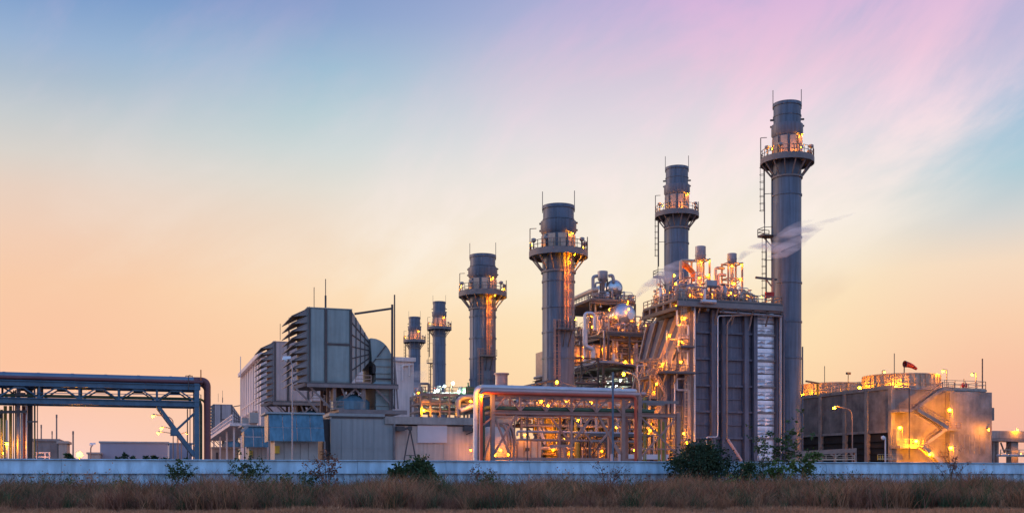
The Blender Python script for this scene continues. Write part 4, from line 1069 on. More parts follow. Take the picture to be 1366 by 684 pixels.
    T.bar('hood_beam', P(389,517.5,bf+.3), P(412,511,bf+.3), .5, 'steel_warm'); T.bar('hood_beam', P(392,515,bb-.3), P(412,511,bb-.3), .5, 'steel_warm')
    T.lathe('bearing_hood', V(A(467,-4),-4,0), [(3.0,zf),(3.0,Zp(536,A(467,-4),-4)),(2.2,Zp(530,A(467,-4),-4)),(1.0,Zp(526,A(467,-4),-4)),(0,Zp(525.4,A(467,-4),-4))], 'canopy_blue', 20)
    T.box('plenum', V(A(446,0),-2,zf), V(A(458,0),4,zd-.3), 'steel_dark')
    T.rail([P(441,545.5,bf-.6)*1, P(475,545.5,bf-.6)], 1.2, 'steel', .05)
    T.rail([V(a1+.5,bf-.6,zd), V(A(494,bf),bf-.6,zd)], 1.2, 'steel_warm', .06)
    T.clutter(A(448,-3), A(492,-3), -4, 3, zf, 3, 14, 71, ('steel_dark','steel','pipe_steel'))
    # masts
    for x, y0, y1, r, b in ((419,410,383,.06,3),(434.3,410,372,.07,0),(434.3,410,394,.16,0)): T.tube('mast', [P(x,y0,b), P(x,y1,b)], r, 'steel_dark', 6)
    T.bar('rod_base', P(412,411,bf+.3), P(413.5,409.2,bf+.3), .2, 'steel_dark')
    # davit post and arm
    bm = bf-.4
    T.bar('davit_post', P(523.2,545,bm), P(523.2,406,bm), .3, 'steel_dark'); T.bar('davit_post', P(526.3,545,bm), P(526.3,393,bm), .18, 'steel_dark')
    T.bar('davit_arm', P(473,418.5,bm), P(523,411.3,bm), .3, 'steel_dark')
    T.bar('davit_brace', P(526,475,bm), P(531,545,bm), .2, 'steel')
    return T
IN1 = intake()
sw = {'intake': 'intake_beige', 'transition': 'intake_beige'}
o = dup(IN1, A(455,0)-0.2, 44, 'middle air intake house, beige, half hidden behind the nearest one', swap=sw)
aI3 = A(283,232)-(A(410.5,-6)-A(455,0))
dup(IN1, A(284.5,232)+(A(455,0)-A(410.5,-6)), 238, 'smallest and farthest air intake house, behind the red downpipe at the left', swap=sw)

# ================================================================== turbine hall
def hall():
    bF_ = 60; bB = 110; aL, aR = A(350,bF_), A(552,bF_)
    T = Thing('turbine_hall', 'long white turbine hall with roof overhang, behind the two near air intakes', 'building', (aL,bF_,0))
    z = Zp(470,aL,bF_)
    T.box('wall', V(aL,bF_,0), V(aR,bB,z-.9), 'hall')
    T.box('roof', V(aL-1.0,bF_-.6,z-.86), V(aR+.3,bB+.6,z), 'hall')
    for k in range(9): T.box('pilaster', V(aL-.3,bF_+k*6.1,0), V(aL-.003,bF_+k*6.1+.6,z-.9), 'hall')
    for zz in (z*.35,z*.66): T.box('ledge', V(aL-.18,bF_+.7,zz), V(aL-.004,bB,zz+.35), 'hall')
    for k in range(4):
        b = bF_+9+k*8.5; zz = z*.50
        w = T.box('window', V(aL-.06,b,zz), V(aL-.005,b+3,zz+1.5), 'louvre_dark'); T.box('window_canopy', V(aL-1.2,b-.3,zz+1.7), V(aL-.01,b+3.3,zz+1.95), 'hall', w)
    for y in (493.5,):
        T.box('ledge', V(aL,bF_-.12,Zp(y,aR,bF_)-.12), V(aR,bF_-.004,Zp(y,aR,bF_)+.12), 'hall')
    for k in range(7): T.box('seam', V(aR-.6-k*6,bF_-.07,0), V(aR-.45-k*6,bF_-.003,z-.95), 'hall')
    T.tube('downpipe', [V(aR-1.1,bF_-.35,z-1.5),V(aR-1.1,bF_-.35,z-4)], .2, 'hall', 8)
    T.tube('downpipe', elbow([V(aR-.4,bF_-.35,z-1.5),V(aR-2.6,bF_-.35,z-1.8),V(aR-2.6,bF_-.35,z-5)], .4), .2, 'hall', 8)
hall()

# ================================================================== low service building
def service():
    b = -19; P = lambda x, y, b=b: pt(x, y, b)
    aL, am, aR = A(441,b), A(513,b), A(634,b)
    T = Thing('service_building', 'low grey and tan flat roofed building with blank white panel, under the nearest intake', 'building', (aL,b,0))
    zt = Zp(554,am,b)
    T.box('grey_wall', V(aL,b,0), V(A(527,b),b+12,Zp(556,am,b)), 'clad_grey')
    T.box('tan_wall', V(A(527,b)+.004,b+.15,0), V(aR,b+12,Zp(566,am,b)-.1), 'render_tan')
    T.box('roof_band', V(am,b-.35,Zp(565,am,b)), V(aR+.2,b+12.2,Zp(555,am,b)), 'concrete_pale')
    T.box('roof_slab', V(aL-.2,b-.25,Zp(555.7,am,b)), V(am-.01,b+12.2,Zp(552,am,b)), 'clad_grey')
    mb = MB()
    for k in range(40):                                     # fringe of bolts under the roof edge
        a = aL+.3+(am-aL-.6)*k/39; mb.box(V(a-.09,b-.12,Zp(558.3,am,b)),V(a+.09,b-.01,Zp(556.4,am,b)))
    T.mk('edge_bolts', mb, 'steel_dark', kind='stuff')
    for k in range(1,5): T.box('seam_strip', V(aL+(am-aL)*k/5,b-.045,.1), V(aL+(am-aL)*k/5+.07,b-.004,Zp(560,am,b)), 'clad_grey')
    for zz in (2.6,5.2): T.box('seam_strip', V(aL+.1,b-.035,zz), V(A(525,b),b-.005,zz+.06), 'clad_grey')
    for x in (565,592,612): T.box('joint', V(A(x,b),b+.10,.1), V(A(x,b)+.08,b+.147,Zp(590,am,b)), 'render_tan')
    T.box('joint', V(A(528,b),b+.09,Zp(591.5,am,b)), V(aR,b+.146,Zp(591,am,b)), 'render_tan')
    T.box('white_panel', P(557,590,b-.06), P(577,567,b+.1), 'white_sheet'); T.box('white_panel', P(577.15,590,b-.06), P(596,567,b+.1), 'white_sheet')
    T.bar('corner_post', V(A(525.5,b),b-.2,0), V(A(525.5,b),b-.2,Zp(556,am,b)), .28, 'steel')
    # bracket arms and trestle
    T.box('floodlight', P(530,574,b-1.6), P(537,568.5,b-.2), 'steel_dark'); T.bar('bracket_arm', P(535,573,b-1), P(548,569.5,b-1), .32, 'steel_dark')
    for x1 in (539,555): T.bar('trestle_leg', P(547,572,b-1), P(x1,613,b-1), .16, 'steel_dark')
    T.bar('trestle_tie', P(541.5,607,b-1), P(553.5,607,b-1), .1, 'steel_dark'); T.box('trestle_head', P(545,573.5,b-1.2), P(549,568,b-.8), 'steel_dark')
    T.box('floodlight', P(620,574.5,b-1.4), P(627,568,b-.3), 'steel_dark'); T.bar('bracket_arm', P(624,571,b-.8), P(634,573.5,b-.8), .4, 'steel_dark')
    T.bar('bracket_arm', P(622,579,b-.6), P(632,575,b-.6), .16, 'steel_dark')
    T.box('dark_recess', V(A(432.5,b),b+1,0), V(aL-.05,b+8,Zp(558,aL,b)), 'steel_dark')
    T.lamp(P(628,600,b-2.5), .7)
service()
def gable():
    T = Thing('equipment_shed', 'shed with bright blue sloping awning and grey cabinet doors, left of the grey building', 'shed', (A(395,-22),-22,0))
    b = -22; P = lambda x, y, b=b: pt(x, y, b)
    make_shed(T, 358, 431, 551.5, 588, b, 4)
def make_shed(T, x0, x1, yt, yb, b, n):
    P = lambda x, y, b=b: pt(x, y, b)
    a0, a1 = A(x0,b), A(x1,b); zt, zb = Zp(yt,a0,b), Zp(yb,a0,b); zm = (zt+zb)/2; ov = 1.5
    T.box('cabinet', V(a0+.9,b+.6,0), V(a1-.6,b+6,zb+.2), 'door')
    T.box('roof', V(a0-.4,b+.1,zt+.004), V(a1+.2,b+7,zt+.22), 'canopy_top')
    T.box('side_wall', V(a0+.1,b+1.2,zb), V(a0+.3,b+6,zt), 'canopy_blue')
    for k in range(n):
        u0, u1 = a0+(a1-a0)*k/n+.03, a0+(a1-a0)*(k+1)/n-.03
        for (za, ya, zz, yy) in ((zt, b+.1, zm+.02, b-ov*.5), (zm-.02, b-ov*.5-.03, zb, b-ov)):
            T.mk('awning_panel', MB().hexa([V(u0,yy,zz),V(u1,yy,zz),V(u1,yy+.08,zz),V(u0,yy+.08,zz)],[V(u0,ya,za),V(u1,ya,za),V(u1,ya+.08,za),V(u0,ya+.08,za)]), 'canopy_blue')
    T.bar('eaves', V(a0-.2,b-.0,zt+.14), V(a1+.2,b-.0,zt+.14), .3, 'canopy_top', .22)
    for k in range(3): T.bar('post', V(a0+(a1-a0)*(0,.02,1)[k],b-ov+.1+(k==1)*1.5,0), V(a0+(a1-a0)*(0,.02,1)[k],b-ov+.1+(k==1)*1.5,zb), .2, 'steel')
    for k in range(n+1):
        u0, u1 = a0+1.1+(a1-a0-1.9)*k/(n+1), a0+1.1+(a1-a0-1.9)*(k+1)/(n+1)-.1
        d = T.box('door', V(u0,b+.5,.2), V(u1,b+.597,zb-.15), 'door'); T.box('door_handle', V(u1-.35,b+.44,zb*.45), V(u1-.15,b+.499,zb*.45+.5), 'steel_dark', d)
    T.box('yellow_box', V(a0+.9,b+.2,zb-1.6), V(a0+1.5,b+.59,zb-.6), 'yellow')
gable()
T = Thing('equipment_shed', 'smaller shed with blue awning, farther back at the left of the street lamp', 'shed', (A(342,26),26,0))
make_shed(T, 325.5, 361, 568.5, 596, 26, 3)
T.bar('rafter', pt(322,575,24), pt(330,568.5,24), .5, 'canopy_top')

# blank beige building and walkway roof at the left of the hall
T = Thing('beige_building', 'low peach lit building beside the far air intake at the left', 'building', (A(300,60),60,0))
T.box('wall', V(A(283,60),60,0), V(A(318,60),72,Zp(598,A(300,60),60)), 'beige'); T.box('roof', V(A(282,60),59.6,Zp(598,A(300,60),60)+.004), V(A(319,60),72.4,Zp(597,A(300,60),60)+.2), 'beige')
T.box('door', pt(288,612,59.9), pt(291,603,59.99), 'steel_dark')
T = Thing('side_canopy', 'white sloped canopy with railing along the left side of the hall', 'canopy', (A(312,50),50,0))
a = A(352,30)
p0, p1 = pt(325,566,36), pt(294,586,62)
T.bar('canopy_roof', p0, p1, 5, 'hall', .5); T.rail([p0+V(-2,0,.2), p1+V(-2,0,.2)], 1.6, 'hall', .09)
for f in (.05,.35,.65,.95):
    c = p0.lerp(p1,f); T.bar('canopy_post', V(c.x-1.5,c.y,0), V(c.x-1.5,c.y,c.z-.3), .3, 'hall')
for f in (0,.3,.6):
    c = p0.lerp(p1,f); T.box('roof_unit', c+V(1.0,-1,.3), c+V(2.6,1,2.2), 'door')
# ================================================================== cooling tower
def cooling_tower():
    bN = -7.7; aL = A(1190.5,bN); zt = Zp(518,aL,bN); aR = A(1317,bN); bE = 52
    T = Thing('cooling_tower', 'concrete cooling tower block with two fan rings and lit zigzag stairs', 'cooling tower', (aL,bN,0))
    zp = Zp(575,aL,bN)
    T.box('front_wall', V(aL+.4,bN+.35,0), V(aR,bN+1.2,zt-.05), 'concrete')
    T.box('roof', V(aL+.2,bN+1.2,zt-.5), V(aR,bE,zt-.06), 'concrete_pale')
    T.box('side_wall', V(aR-.5,bN+1.2,0), V(aR,bE,zt-.5), 'concrete')
    T.box('back_fill', V(aL+1.2,bN+1.3,.1), V(aR-.6,bE,zt-.6), 'louvre_dark')
    T.box('parapet', V(aL-.15,bN,zt-.02), V(aL+.5,bE,zt+.5), 'concrete_pale')
    T.box('parapet', V(aL+.51,bN+.2,zt-.02), V(aR+.1,bN+.7,zt+.32), 'concrete_pale')
    # bays of the louvred side
    bs = [bN, B(1158,aL), B(1128.5,aL), B(1096,aL)]; w = bs[-1]-bs[-2]
    while bs[-1]+w < bE: bs.append(bs[-1]+w)
    for i, b in enumerate(bs):
        T.box('pilaster', V(aL-.25,b,0), V(aL+.5,b+(.9 if i == 0 else .75),zt-.03), 'concrete_pale')
    for i in range(len(bs)-1):
        u0, u1 = bs[i]+(.91 if i == 0 else .76), bs[i+1]-.01
        T.box('wall_panel', V(aL+.1,u0,zp+.3), V(aL+.4,u1,zt-.05), 'concrete')
        T.box('lintel', V(aL-.05,u0,zp-.15), V(aL+.45,u1,zp+.29), 'concrete_pale')
        T.box('louvre', V(aL+.55,u0,1.4), V(aL+.9,u1,zp-.16), 'louvre_dark')
        for k in range(6):
            z = 1.9+k*(zp-2.4)/6; T.bar('louvre_blade', V(aL+.4,u0,z), V(aL+.4,u1,z), .5, 'louvre_dark', .07)
        T.box('sill', V(aL-.1,u0,0), V(aL+.6,u1,1.39), 'concrete')
    # formwork lines of the front wall
    P = lambda x, y, b=bN: pt(x, y, b)
    for y in (552,584,603): T.box('cornice', V(aL+6.5,bN+.22,Zp(y,aL,bN)), V(aR+.05,bN+.345,Zp(y,aL,bN)+.22), 'concrete')
    xs = A(1262,bN)
    T.box('buttress', V(xs,bN-1.0,0), V(aR+.15,bN+.21,zt-.25), 'concrete')
    for k in range(8):
        a = xs+.7+(aR-xs-1)*k/7; T.box('formwork_rib', V(a,bN-1.07,Zp(604,aL,bN)), V(a+.12,bN-1.004,Zp(578,aL,bN)), 'concrete_pale')
    T.box('inspection_box', V(aR+.16,bN+.5,Zp(560,aR,bN)), V(A(1329,bN),bN+4,Zp(543,aR,bN)), 'concrete')
    # fan rings
    def ring(x0, x1, yt, b, lit):
        ac = A((x0+x1)/2,b); r = (x1-x0)/2/FPX*dep(ac,b); z1 = Zp(yt,ac,b-r*.9)
        T.lathe('fan_ring', V(ac,b,0), [(r,zt-.3),(r*.985,(zt+z1)/2),(r,z1),(r*.93,z1),(r*.93,zt-.3)], 'fan_ring', 48, cap=False)
        for zz in (z1-.12,(zt+z1)/2,zt+.5): T.lathe('ring_band', V(ac,b,0), [(r,zz-.09),(r+.12,zz-.09),(r+.12,zz+.09),(r,zz+.09)], 'fan_ring', 48, cap=False)
        for k in range(40):
            q = V(ac,b,0)+pol(k*9, r+.06); T.bar('ring_rib', q+V(0,0,zt-.2), q+V(0,0,z1-.2), .14, 'fan_ring')
        return ac, r, z1
    bc = 4.5
    ac, r, z1 = ring(1153,1251,497.5,bc,True)
    b2 = B(1112,ac)
    ring(1070,1151,509.5,b2,False)
    # rails on the roof
    T.rail([V(aL+.1,bE-1,zt+.45), V(aL+.1,bN+.3,zt+.45), V(aR-.1,bN+.3,zt+.32), V(aR-.1,bN+20,zt)], 1.5, 'fan_ring', .055, 2.2)
    # stairs zigzag on the front
    def flight(p, q, w=1.3):
        p, q = Vector(p), Vector(q)
        for dy in (0,-w): T.bar('stringer', p+V(0,dy,0), q+V(0,dy,0), .14, 'concrete_pale', .55)
        n = max(6, int(abs(q.x-p.x)/.32))
        mb = MB()
        for k in range(n):
            c = p.lerp(q,(k+.5)/n); mb.box(c+V(-.17,-w+.08,.06), c+V(.17,-.08,.20))
        T.mk('stair_treads', mb, 'concrete', kind='stuff')
        T.rail([p+V(0,-w,.2), q+V(0,-w,.2)], 1.1, 'steel_warm', .05, 1.2)
    bb = bN-1.2; bo = bb-1.5
    T1 = P(1265,518.5,bb); L1a, L1b = P(1194,546.5,bo), P(1218,546.5,bo)
    def landing(x0, x1, y, b, t=.3):
        a0_, a1_ = A(x0,b), A(x1,b); z = Zp(y,(a0_+a1_)/2,b)
        T.box('landing', V(a0_,b-1.4,z-t), V(a1_,bN+.2 if x1 < 1262 else bN-1.05,z), 'concrete_pale')
        T.rail([V(a0_,b-1.35,z), V(a1_,b-1.35,z)], 1.1, 'steel_warm', .05, 1.2); return z
    zA = landing(1250,1266,518.3,bb,.5); flight(P(1251,519.5,bb), P(1214,546,bb))
    zB = landing(1193,1219,546,bb,.5); flight(P(1218,547,bo), P(1258,571,bo))
    zC = landing(1256,1275,571.5,bb,.35); flight(P(1257,571.5,bb), P(1228,592,bb))
    zD = landing(1194,1230,594,bb,.5); flight(P(1225,595,bo), P(1256,622,bo))
    T.box('yellow_wall', V(aL+.1,bN-1.0,0), V(A(1195,bN),bN-.02,Zp(572,aL,bN)), 'concrete_pale')
    for x in (1213,): T.bar('stair_post', P(x,612,bo-1.0), P(x,517,bo-1.0), .16, 'steel_dark')
    # lamps of the stairs and roof
    for x, y, b in ((1200.5,570,bo-1.4),(1267,546.5,bo-1.2),(1268.5,597,bo-1.5),(1222,588,bo-1.0)):
        T.lamp(P(x,y,b), 2.5)
        T.bar('lamp_stem', P(x+3.5,y+13,b), P(x+3.5,y-1,b), .08, 'steel_warm')
    T.lamp(P(1240,606,bo-1.6), 2.0)
    T.lamp(P(1191,511.5,bN-1.4), .6); T.bar('lamp_arm', P(1193,511,bN-1.1), P(1222,517,bN-.5), .09, 'steel_dark')
    for x, y, b in ((1180,496,8),(1258,495,-3),(1297,499.5,-3)):
        q = P(x,y,b); T.lamp(q, 1.3); e = P(x+(5 if x > 1200 else -3),y-2,b); T.bar('lamp_pole', V(e.x,e.y,zt), e, .12, 'steel_warm'); T.bar('lamp_arm', e, q+V(0,0,.35), .1, 'steel_warm')
    T.lamp(V(ac-r*.72-.9,bc-r*.72-.9,zt+1.0), 2.2); T.lamp(V(ac-r-1.6,bc+1,zt+1.2), 2.2)
    T.lamp(V(ac-9,b2-2,zt+1.2), 2.2)
    T.lamp(P(1319,573,bN-3.0), 1.25); T.bar('lamp_arm', P(1316,571,bN-1.05), P(1319,570,bN-2.2), .12, 'steel_dark')
    for x, y0, y1, b in ((1100,527,488,b2),(1193,516,471,bN+.6),(1310.5,520,478,bN+1),(1206,500,489,bc),(1286,519,505,-2),(1131.5,527,499.5,8)):
        T.bar('lightning_rod' if y0-y1 > 30 else 'pole', P(x,y0,b), P(x,y1,b), .16 if x == 1310.5 else .1, 'steel_dark')
    T.box('spotlight', P(1130,499,8), P(1133.5,496.5,8.4), 'steel_dark')
    T.bar('davit', P(1091,528,8), P(1091,511,8), .3, 'yellow'); T.bar('davit', P(1075,508,8), P(1092,511,8), .3, 'steel_dark')
    for x in (1284.5,1288.5): T.lathe('valve', P(x,519,-4), [(.14,0),(.14,.4),(.28,.5),(.28,1.0),(.12,1.2)], 'red', 10)
    return aL, bN, zt
aCT, bCT, zCT = cooling_tower()
def windsock():
    b = 2; p = pt(1206,516,b); 
    T = Thing('windsock', 'red windsock on a thin pole above the right fan ring', 'windsock', (p.x,p.y,zCT))
    top = pt(1206.5,484.5,b); T.bar('pole', V(p.x,p.y,zCT), top, .11, 'steel_dark')
    T.mk('sock', MB().tube([top+V(.1,0,-.1), pt(1212,486.3,b), pt(1217,488.2,b), pt(1222.5,491.8,b)], [.62,.52,.42,.26], 12, False), 'red')
    T.lathe('hoop', top+V(.1,0,-.1), [(.60,-.05),(.66,-.05),(.66,.05),(.60,.05)], 'steel_dark', 12, axis='a', cap=False)
windsock()

# low bridge at the right edge and pipe trestle before the tower
def right_bridge():
    b = 20; P = lambda x, y, b=b: pt(x, y, b)
    T = Thing('concrete_trestle', 'low pale concrete trestle at the right edge beyond the cooling tower', 'trestle', (A(1345,b),b,0))
    a0, a1 = A(1321,b), A(1440,b)
    T.box('deck', V(a0,b,Zp(584,a0,b)), V(a1,b+5,Zp(574,a0,b)), 'concrete_pale'); T.box('ledge', V(a0-.1,b-.15,Zp(588,a0,b)), V(a1,b+5.1,Zp(584.3,a0,b)), 'concrete')
    for x in (1330,1332.5,1354,1358.5,1384,1410): T.box('column', V(A(x,b)-.55,b+.5,0), V(A(x,b)+.45,b+2,Zp(588.3,a0,b)), 'concrete')
    T.bar('brace', P(1335,590,b+.3), P(1340,603,b+.3), .25, 'steel_dark'); T.bar('brace', P(1346,590,b+.3), P(1340,603,b+.3), .25, 'steel_dark')
    T.rail([V(a0,b-3,Zp(609,a0,b)), V(a1,b-3,Zp(609,a0,b))], 1.5, 'fan_ring', .08, 2.5)
    T.tube('pipe', [V(a0,b-2,Zp(607,a0,b)), V(a1,b-2,Zp(607,a0,b))], .3, 'pipe_white', 10)
    T.lamp(P(1357,573,b-.6), 1.3); T.lamp(P(1343,598,b+3), .9); T.lamp(P(1362,605,b-1), .8)
right_bridge()
def trestle():
    b = -30; P = lambda x, y, b=b: pt(x, y, b)
    T = Thing('pipe_trestle', 'low pinkish beam on braced posts before the dark tower openings', 'trestle', (A(1115,b),b,0))
    T.bar('beam', P(1050,606,b), P(1142,600.5,b), .3, 'steel_warm', .55); T.bar('beam', P(1050,603.5,b+1), P(1142,598.5,b+1), .26, 'steel_warm', .3)
    for x in (1114,1141,1075): T.bar('post', V(A(x,b),b,0), P(x,602,b), .3, 'steel_warm')
    T.bar('brace', P(1114,609,b), P(1105,603,b), .2, 'steel_warm'); T.bar('brace', P(1114,609,b), P(1125,602.5,b), .2, 'steel_warm'); T.bar('brace', P(1141,611,b), P(1133,602.5,b), .2, 'steel_warm')
    T.rail([P(1050,614,b-2), P(1140,613,b-2)], .7, 'fan_ring', .035)
    T.rail([P(1171,612.5,b+3), P(1203,612.5,b+3)], .8, 'fan_ring', .04)
    for s in range(3): T.bar('guard_post', P(1171+s*3.2,613,b+3), P(1171+s*3.2,607,b+3), .1, 'yellow')
trestle()

# ================================================================== free standing lamps
def street_lamp(label, x, yb, b, arm, lit, h_y, group='street lamps in the plant yard', m='steel', size=1.2, kind='bulb_sodium', name='street_lamp', r=.09):
    a = A(x,b); z = Zp(h_y,a,b)
    T = Thing(name, label, 'street lamp', (a,b,0), group)
    pts = [V(a,b,0), V(a,b,z*.55), V(a,b,z-.4)]
    T.lathe('base', V(a,b,0), [(.2,0),(.2,.5),(.13,.6)], m, 10)
    if arm:
        e = A(x+arm,b); sg = 1 if arm > 0 else -1
        T.mk('pole', MB().tube(bend([V(a,b,.5), V(a,b,z-.25), V(e,b,z+.35)], 1.1), r, 8), m)
        q = V(e,b,z+.18)
        if lit: T.lamp(q-V(0,0,.25), size, kind)
        else:
            o = T.mk('lamp_head', MB().hexa([V(e-.5,b-.18,z+.05),V(e+.35,b-.18,z+.2),V(e+.35,b+.18,z+.2),V(e-.5,b+.18,z+.05)],[V(e-.4,b-.12,z+.42),V(e+.35,b-.1,z+.46),V(e+.35,b+.1,z+.46),V(e-.4,b+.12,z+.42)]), 'white')
            T.lathe('lens', V(e-.15,b,z+.0), [(0,-.12),(.17,-.05),(.2,.08)], 'glass_off', 12, par=o)
    else:
        T.mk('pole', MB().tube([V(a,b,.5), V(a,b,z)], r, 8), m)
        if lit: T.lamp(V(a,b,z), size, kind)
    return T
street_lamp('unlit street lamp with white head before the blue awnings', 390, 612, -60, -7, False, 481, m='pipe_steel', r=.06)
bare = street_lamp('tall blue grey pole with no lamp, in front of the central pipe bridge', 817.5, 612, -61, 0, False, 496, m='steel_blue', name='light_pole', r=.12)
bare.o['category'] = 'pole'; del bare.o['group']
street_lamp('lit street lamp reaching left over the right end of the white pipe', 853, 612, -50, -21, True, 499, m='pipe_steel', size=1.4)
street_lamp('lit street lamp in front of the cooling tower panels', 1137, 612, -28, -24, True, 544, m='steel_warm', size=1.6)
street_lamp('tallest and nearest of the three faint lamps under the left pipe bridge', 231, 612, 40, -27, True, 555, m='steel_warm', size=1.5)
street_lamp('middle one of the three faint lamps under the left pipe bridge', 236.5, 612, 75, -21, True, 571, m='steel_warm', size=1.6)
street_lamp('lowest of the three faint lamps under the left pipe bridge', 242, 612, 90, -31, True, 577.5, m='steel_warm', size=1.6)
street_lamp('lit lamp with head turned right, close to the blue bridge post', 238, 612, 110, 12, True, 577.5, m='steel_warm', size=1.3)
street_lamp('glaring lamp low above the wall by the orange building at the left', 106, 612, -20, 0, True, 606, m='steel_warm', size=3.0)
street_lamp('small unlit lamp post between the glaring lamp and the warehouse', 121, 612, 0, 3, False, 594, m='steel_warm')
def camera_pole():
    b = -33; a = A(1181,b); z = Zp(583,a,b)
    T = Thing('camera_pole', 'white pole with camera head before the last tower opening', 'camera pole', (a,b,0))
    T.mk('pole', MB().tube([V(a,b,0), V(a,b,z)], .11, 8), 'pipe_white'); T.bar('arm', V(a,b,z), V(A(1178,b),b,z+.25), .1, 'pipe_white')
    T.lathe('camera_dome', V(A(1178,b),b,z-.2), [(0,-.2),(.2,-.1),(.3,.1),(.3,.35),(.1,.42)], 'white', 12)
camera_pole()

# ================================================================== middle distance pipe racks, left of the white pipe
def mid_rack():
    b = 14; P = lambda x, y, b=b: pt(x, y, b)
    T = Thing('pipe_rack', 'distant steel pipe rack with cool white floodlights, between grey building and white pipe', 'pipe rack', (A(600,b),b,0))
    a0, a1 = A(562,b), A(636,b); ys = (548,538,527)
    As = [a0+(a1-a0)*k/6 for k in range(7)]
    T.steel(As, [b, b+8], [Zp(y,a1,b) for y in ys], .3, 'steel', .25, 3)
    for k, (y, m) in enumerate(((546,'pipe_green'),(543,'pipe_steel'),(536,'pipe_green'),(534,'insul'),(526,'pipe_green'),(524,'pipe_white'))):
        T.tube('pipe', [P(562,y+1,b+1+k%3*2), P(634,y,b+1+k%3*2)], rnd.uniform(.18,.3), m, 8)
    T.tube('pipe', [P(611,556,b-.5), P(611,534,b-.5), P(616,530,b-.5), P(634,529,b-.5)], .5, 'pipe_steel', 12, 1.2)
    T.tube('pipe', [P(614,548,b-1), P(632,541,b-1)], .5, 'pipe_white', 12)
    T.rail([V(As[0],b,Zp(527,a1,b)), V(As[-1],b,Zp(527,a1,b))], 1.3, 'steel', .06)
    T.box('valve_box', P(621,529,b), P(628,517,b+2), 'green'); T.bar('valve_stem', P(624.5,517,b+1), P(624.5,510,b+1), .2, 'green')
    T.clutter(As[0], As[-1], b+.5, b+7, Zp(538,a1,b), 2.2, 18, 81, ('pipe_green','insul','pipe_steel'))
    T.clutter(As[0], As[-1], b+.5, b+7, Zp(527,a1,b), 1.8, 14, 83, ('pipe_green','insul','pipe_steel'))
    for x, y, s in ((583,521,1.6),(593,515,1.5),(604,511,1.8),(612,522,1.4)):
        q = P(x,y,b+2); T.lamp(q, s, 'bulb_white'); T.bar('lamp_pole', V(q.x,q.y,Zp(527,a1,b)), q-V(0,0,.3), .12, 'steel')
    T.lamp(P(565,547,b-1), 1.8); T.lamp(P(628,535,b-3), 1.1)
mid_rack()
def far_platform():
    b = 120; P = lambda x, y, b=b: pt(x, y, b)
    T = Thing('far_platform', 'far orange lit platform structure right of the white hall, below the thin stacks', 'platform', (A(562,b),b,0))
    As = [A(553,b), A(562,b), A(572,b)]
    T.steel(As, [b, b+10], [Zp(545,As[0],b), Zp(532,As[0],b), Zp(521,As[0],b)], .5, 'steel_warm', .3, 5, deck=(0,1))
    T.rail([P(552,532,b-.2), P(575,532,b-.2)], 1.5, 'orange', .12, 2.5)
    T.tube('pipe', [P(560,532,b), P(560,511.5,b), P(572,511.5,b), P(572,532,b)], .35, 'steel_warm', 8, .5)
    T.clutter(As[0], As[-1], b+.5, b+9, Zp(532,As[0],b), 3.5, 16, 91, ('insul','orange','pipe_white'))
    T.clutter(As[0], As[-1], b+.5, b+9, Zp(545,As[0],b), 3, 10, 93, ('insul','pipe_steel','pipe_white'))
    T.lamp(P(558,524,b), 1.5); T.lamp(P(567,541,b), 1.5)
far_platform()

# ================================================================== far left
def far_box(name, label, cat, x0, x1, yt, b, m, depth=14, bands=()):
    a0, a1 = A(x0,b), A(x1,b); z = Zp(yt,(a0+a1)/2,b)
    T = Thing(name, label, cat, (a0,b,0))
    T.box('wall', V(a0,b,0), V(a1,b+depth,z), m); T.box('roof', V(a0-.3,b-.3,z+.004), V(a1+.3,b+depth+.3,z+.4), 'canopy_top' if m == 'warehouse' else m)
    n = max(2, int((x1-x0)/11))
    for k in range(1,n): T.box('wall_rib', V(a0+(a1-a0)*k/n,b-.08,0), V(a0+(a1-a0)*k/n+.15,b-.004,z-.05), m)
    if 'base' in bands: T.box('base_band', V(a0-.1,b-.6,0), V(a1+.1,b-.05,z*.30), 'hall')
    return T
far_box('warehouse', 'long low bluish grey warehouse under the left pipe bridge', 'warehouse', 133.5, 224, 590.5, 120, 'warehouse', 30, ('base',))
far_box('warehouse', 'small dark annex at the right end of the long grey warehouse', 'warehouse', 226, 256, 592, 150, 'warehouse', 20)
far_box('brick_building', 'dull brown brick building right of the vertical pipes at the left edge', 'building', 44, 77, 588, 30, 'brick_far', 10)
far_box('orange_building', 'small building lit bright orange beside the glaring lamp', 'building', 78, 89, 591, 26, 'beige', 8)
far_box('tan_building', 'low tan building between the glaring lamp and the warehouse', 'building', 117, 133, 605, 110, 'beige', 12)
for x, y, w, lb in ((75.5,552.5,1.5,'tallest of the four far thin chimneys at the left'),(55,566,1.3,'leftmost far thin chimney, near the vertical pipes'),(69.5,574.5,1.1,'shortest of the far thin chimneys, next to the tallest'),(97.5,574.5,1.6,'rightmost far thin chimney, above the glaring lamp')):
    b = 330; a = A(x,b); z = Zp(y,a,b); r = w/FPX*dep(a,b)*.62
    T = Thing('far_chimney', lb, 'chimney', (a,b,0), 'far thin chimneys at the left')
    T.lathe('shaft', V(a,b,0), [(r*1.15,0),(r,z-1.5)], 'far_stack', 14); T.lathe('tip', V(a,b,0), [(r,z-1.5),(r*1.2,z-1.4),(r*1.2,z)], 'far_stack', 14)
T = Thing('guard_fence', 'white pipe railing in front of the brown brick building', 'fence', (A(62,-10),-10,0))
for x in (49,60,66): T.bar('post', V(A(x,-10),-10,0), pt(x,603,-10), .16, 'hall')
T.bar('rail', pt(47,603.2,-10), pt(67,603.2,-10), .14, 'hall'); T.bar('rail', pt(47,609,-10), pt(67,609,-10), .14, 'hall')

